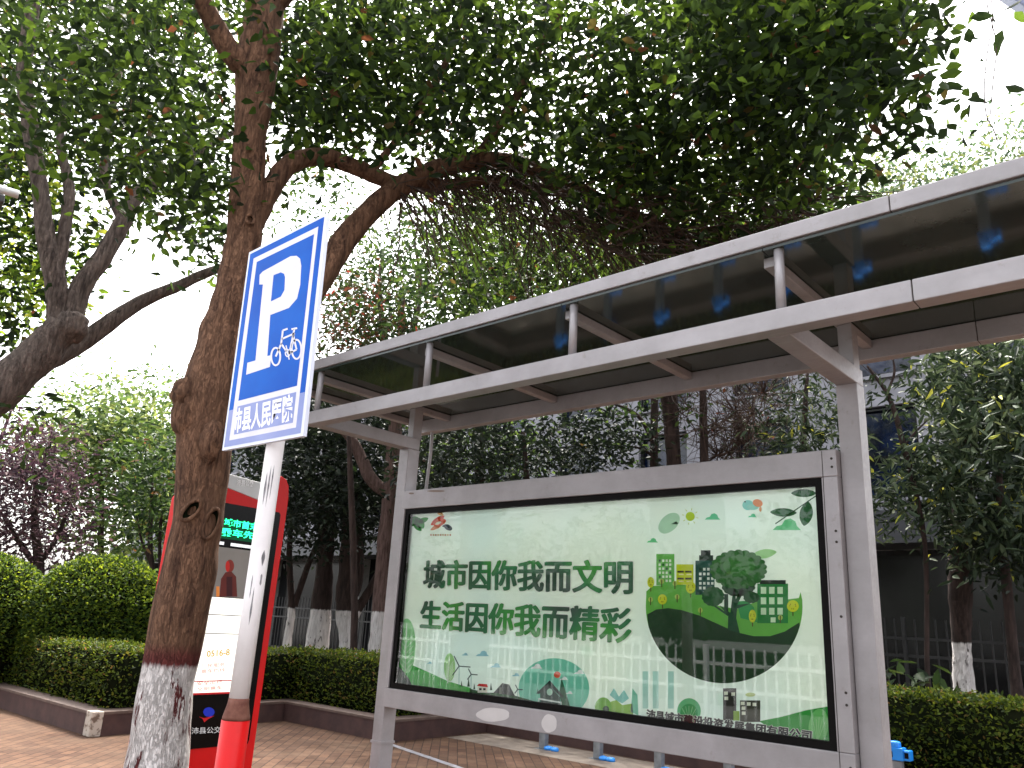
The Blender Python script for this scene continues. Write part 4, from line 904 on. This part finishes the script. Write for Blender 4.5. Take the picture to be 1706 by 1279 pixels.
A.ring(386, 738, 14, 20, 6, W_, 5); A.line([(378, 700), (394, 770)], 6, W_, 5.5)
A.text('沛县人民医院', [(118, 1015), (412, 935), (408, 1075), (108, 1140)], (238, 236, 246), 4, .03)
A.build('sign_face', board)
polem = MB(); px_ = [(sx, SY+.066, z) for z in (1.15, 1.6, 2.2, 3.25)]; polem.tube(px_, [.040]*4, 24)
pole = polem.build('pole', M['white_pole'], sg, smooth=True)
worn = mat_noise('worn_primer', lin((96, 94, 98)), lin((150, 147, 150)), 24, .6)
for z, a, h, wd in ((2.02, -1.0, .15, .10), (2.03, -.66, .19, .07), (2.05, -.36, .16, .06), (1.72, -.12, .07, .16), (1.63, -.02, .05, .12), (1.52, -.62, .16, .08), (1.60, -.95, .10, .06)):
    chip = MB(); n = 6
    for j in range(n):
        t0, t1 = -1+2*j/n, -1+2*(j+1)/n; w0, w1 = wd*math.sqrt(max(0, 1-t0*t0))*(1+.3*math.sin(j*5+z*40)), wd*math.sqrt(max(0, 1-t1*t1))*(1+.3*math.sin((j+1)*5+z*40))
        vs = [(sx+.0406*math.cos(a+s_*w_), SY+.066+.0406*math.sin(a+s_*w_), z+h/2*t) for t, w_ in ((t0, w0), (t1, w1)) for s_ in (-1, 1)]
        chip.add(vs, [(0, 1, 3, 2)])
    chip.build('worn_patch', worn, pole)
m = MB(); m.tube([(sx, SY+.066, z) for z in (1.068, 1.08, 1.13, 1.152)], [.056, .055, .043, .0408], 24); m.build('rusty_neck', M['rust'], sg, smooth=True)
m = MB(); m.tube([(sx, SY+.066, z) for z in (.012, .5, 1.067)], [.057, .057, .057], 28); m.build('red_sleeve', M['red'], sg, smooth=True)
m = MB()
for i in (-1, 1): m.tube([(sx, SY+.066, 2.65+.3*i-.02), (sx, SY+.066, 2.65+.3*i+.02)], [.044, .044], 20); m.box(sx-.03, sx+.03, SY+.0185, SY+.03, 2.63+.3*i, 2.67+.3*i)
m.build('clamps', M['silver'], sg)
m = MB(); m.box(sx-.13, sx+.13, SY+.066-.13, SY+.066+.13, 0, .012); m.build('base_plate', M['rust'], sg)

# ================================================================== BUS STOP KIOSK
ky = R(96); WD = np.array([math.cos(ky), math.sin(ky), 0.]); KN = np.array([WD[1], -WD[0], 0.]); KP = at(420, 1150, 6.9)
def K(s_, z, off=0.): q = KP+WD*s_+KN*off; return (q[0], q[1], z)
kio = thing('bus_stop_kiosk', K(-.43, 0, -.1), 'red framed electronic bus stop board half hidden by the tree trunk', 'kiosk')
def prism(name, pts, o0, o1, mat, parent, bevel=.006):
    m = MB(); n = len(pts); m.add([K(*p, o1) for p in pts]+[K(*p, o0) for p in pts], [tuple(range(n)), tuple(range(2*n-1, n-1, -1))]+[(i, n+i, n+(i+1) % n, (i+1) % n) for i in range(n)])
    return m.build(name, mat, parent, bevel=bevel)
body = prism('cabinet', [(-.895, .02), (.095, .02), (.10, 2.42), (.085, 2.52), (.05, 2.57), (0, 2.59), (-.09, 2.575), (-.10, 2.343), (-.62, 2.428), (-.84, 2.36), (-.90, 2.27)], -.09, 0, M['red'], kio)
prism('header', [(-.62, 2.43), (-.115, 2.345), (-.115, 2.50), (-.52, 2.52), (-.62, 2.46)], -.08, -.01, M['silver'], kio)
prism('slot', [(-.114, 2.35), (-.101, 2.35), (-.095, 2.57), (-.114, 2.56)], -.085, -.004, M['black'], kio, 0)
prism('screen', [(-.865, .53), (.025, .53), (.032, .56), (.036, 2.27), (.02, 2.29), (-.865, 2.29)], .001, .006, M['black'], kio, 0)
A = Art(lambda x, y: on_plane(x, y, KP+KN*.008, KN), KN)
def krect(s0, z0, s1, z1, c, layer, emit=0): A.mb.add([np.array(K(a, b, .008+.0004*layer)) for a, b in ((s0, z0), (s1, z0), (s1, z1), (s0, z1))], [(0, 1, 2, 3)], A.mi(c, emit))
krect(-.85, .90, -.055, 1.585, (238, 236, 226), 1, .28)
krect(-.85, 1.59, -.055, 1.955, (112, 108, 104), 1, .12); krect(-.125, 1.59, -.055, 1.955, (30, 66, 140), 2, .15)
krect(-.85, 1.972, -.46, 1.995, (220, 222, 226), 1, .25); krect(-.40, 1.972, -.06, 1.995, (220, 222, 226), 1, .25)
for z in (1.455, 1.32): krect(-.85, z, -.055, z+.006, (96, 96, 96), 2)
krect(-.85, .985, -.055, .992, (206, 40, 48), 2); krect(-.85, .895, -.055, .908, (206, 40, 48), 2)
# printed photo: a figure in dark red, kept plain
A.zoom(5.564, 360, 770)
A.poly([(30, 1245), (45, 1080), (85, 1020), (140, 1010), (185, 1060), (195, 1245)], (92, 44, 40), 3, .06); A.ell(128, 960, 38, 58, (120, 52, 46), 3, emit=.06); A.ell(106, 965, 20, 50, (170, 44, 40), 4, emit=.08); A.rect(95, 1060, 150, 1245, (70, 40, 42), 4)
A.rect(0, 1150, 30, 1245, (196, 120, 60), 4, .1)
A.zoom(4.28, 300, 980)
A.text('0516-8', [(190, 445), (355, 430), (353, 478), (188, 490)], (226, 186, 70), 3, .02)
for y, q in ((560, '便民服务'), (598, '乘车热线')): A.text(q, [(150, y-20), (320, y-32), (320, y-4), (148, y+10)], (216, 150, 140), 3, .01)
for y, q in ((680, '安全出行'), (722, '文明乘车')): A.text(q, [(120, y-16), (300, y-30), (300, y-2), (118, y+14)], (216, 130, 120), 3, .01)
A.ell(205, 882, 40, 34, (34, 48, 170), 2, emit=.06); A.poly([(135, 915), (170, 925), (245, 908), (200, 932), (172, 955), (160, 930)], (196, 36, 40), 3)
A.text('沛县公交', [(82, 992), (292, 984), (290, 1030), (80, 1040)], (206, 208, 210), 2, .01)
A.zoom(1, 0, 0)
krect(-.66, 2.02, -.05, 2.175, (6, 60, 34), 1, .25)
lo = A.mi((40, 240, 150), 1.0)
A.zoom(5.564, 360, 770)
A.text('城市首末', [(80, 515), (395, 565), (385, 640), (70, 585)], (40, 240, 150), 3, .02, 1.0); A.text('乘车先后', [(45, 600), (450, 660), (445, 725), (40, 680)], (40, 240, 150), 3, .02, 1.0)
o = A.build('display', kio)
A2 = Art(lambda x, y: on_plane(x, y, KP-KN*.007, KN), KN); A2.zoom(5.564, 360, 770); A2.text('沛县公交', [(195, 155), (350, 172), (345, 225), (190, 215)], (236, 238, 240), 2, .02); A2.build('header_lettering', kio)
prism('plinth', [(-.88, 0), (.06, 0), (.06, .019), (-.88, .019)], -.085, -.01, M['black'], kio, 0)

# ================================================================== BICYCLE DOCKS
DOCK_BLUE = mat_plain('dock_blue_plastic', lin((28, 128, 214)), .3)
DOCK_POST = mat_noise('dock_grey_post', lin((112, 116, 120)), lin((136, 140, 144)), 10, .4, .3)
d0 = thing('bicycle_dock', (-2.65, 5.0, 0), 'x', 'bicycle dock', 'bicycle docks in a row behind the shelter')
def dparts():
    x, y = -2.65, 5.0
    m = MB(); m.box(x-.05, x+.05, y-.04, y+.04, .006, .47); m.build('post', DOCK_POST, d0, bevel=.008)
    m = MB(); m.box(x-.11, x+.09, y-.08, y+.08, 0, .0055); m.build('base_plate', DOCK_POST, d0)
    m = MB(); m.box(x-.065, x+.075, y-.06, y+.06, .472, .585); m.tube([(x-.01, y, .585), (x-.01, y, .63), (x-.01, y, .64)], [.056, .054, .042], 18); m.box(x+.076, x+.135, y-.05, y+.05, .478, .57)
    h = m.build('lock_head', DOCK_BLUE, d0, bevel=.012)
    m = MB(); m.box(x+.085, x+.12, y-.0525, y-.048, .50, .55); m.box(x-.045, x-.02, y-.0625, y-.058, .50, .55); m.build('lock_slot', M['black'], h)
    m = MB()
    for dx in (.10, .20): lump(m, (x+dx, y-.02, .022), .05, (1.25, 1.0, .62), dx*9, 14, 8)
    m.build('foot_cover', DOCK_BLUE, d0, smooth=True)
dparts()
dl = ['leftmost bicycle dock under the poster box, beside the brown kerb corner', 'second bicycle dock from the left under the poster box', 'third bicycle dock from the left, blue foot cut by the bottom edge',
      'fourth bicycle dock from the left, only its grey post showing', 'bicycle dock hidden behind the right half of the poster box', 'blue-headed bicycle dock peeping out right of the thick shelter post',
      'bicycle dock mirrored in the roof glass near the right edge of the photo']
d0['label'] = dl[0]
for i in range(1, 7):
    r_ = d0.copy(); COL.objects.link(r_); r_.location = ((-2.65, -1.79, -.93, -.06, .80, 1.69, 2.98)[i], 5.0, 0); r_['label'] = dl[i]
    for ch in list(d0.children):
        c = ch.copy(); COL.objects.link(c); c.parent = r_; c.matrix_parent_inverse = ch.matrix_parent_inverse.copy()
        for g in ch.children:
            e = g.copy(); COL.objects.link(e); e.parent = c; e.matrix_parent_inverse = g.matrix_parent_inverse.copy()

# ================================================================== STREET LAMPS at the frame's edges
def lamp(tip, arm_from, pole_px, D, label):
    a = at(*tip, D); b = at(*arm_from, D); p = at(*pole_px, D); t = thing('street_lamp', (p[0], p[1], 0), label, 'street lamp')
    m = MB(); m.tube([(p[0], p[1], 0), (p[0], p[1], b[2])], [.08, .05], 12); m.build('pole', M['silver'], t)
    q = np.array([p[0], p[1], b[2]]); m = MB(); m.tube([q, (q+a)/2+np.array([0, 0, .03]), a], [.045, .04, .04], 10); m.build('arm', M['white'], t, smooth=True)
    m = MB(); d = (a-q)/np.linalg.norm(a-q); m.bar(a-d*.75-np.array([0, 0, .13]), a-d*.1-np.array([0, 0, .12]), .22, .09); m.build('lamp_head', mat_plain('lamp_head_grey', lin((60, 60, 62)), .5), t, bevel=.02)
lamp((31, 324), (-30, 319), (-190, 300), 8.3, 'white street lamp arm poking in at the left edge among the leaves')
a = at(1660, -12, 7.5); p_ = at(1950, 180, 7.5)
lt = thing('street_lamp', (p_[0], p_[1], 0), 'blue-grey street lamp head cut off by the top right corner', 'street lamp')
m = MB(); m.tube([(p_[0], p_[1], 0), (p_[0], p_[1], p_[2])], [.08, .05], 12); m.build('pole', M['silver'], lt)
c2 = at(1850, 95, 7.5); m = MB(); m.tube([tuple(p_), tuple(c2)], [.04, .04], 10); m.build('arm', M['silver'], lt)
m = MB(); m.bar(c2, at(1655, -36, 7.5), .26, .17); m.build('lamp_head', mat_plain('blue_grey_housing', lin((142, 150, 184)), .45), lt, bevel=.03)
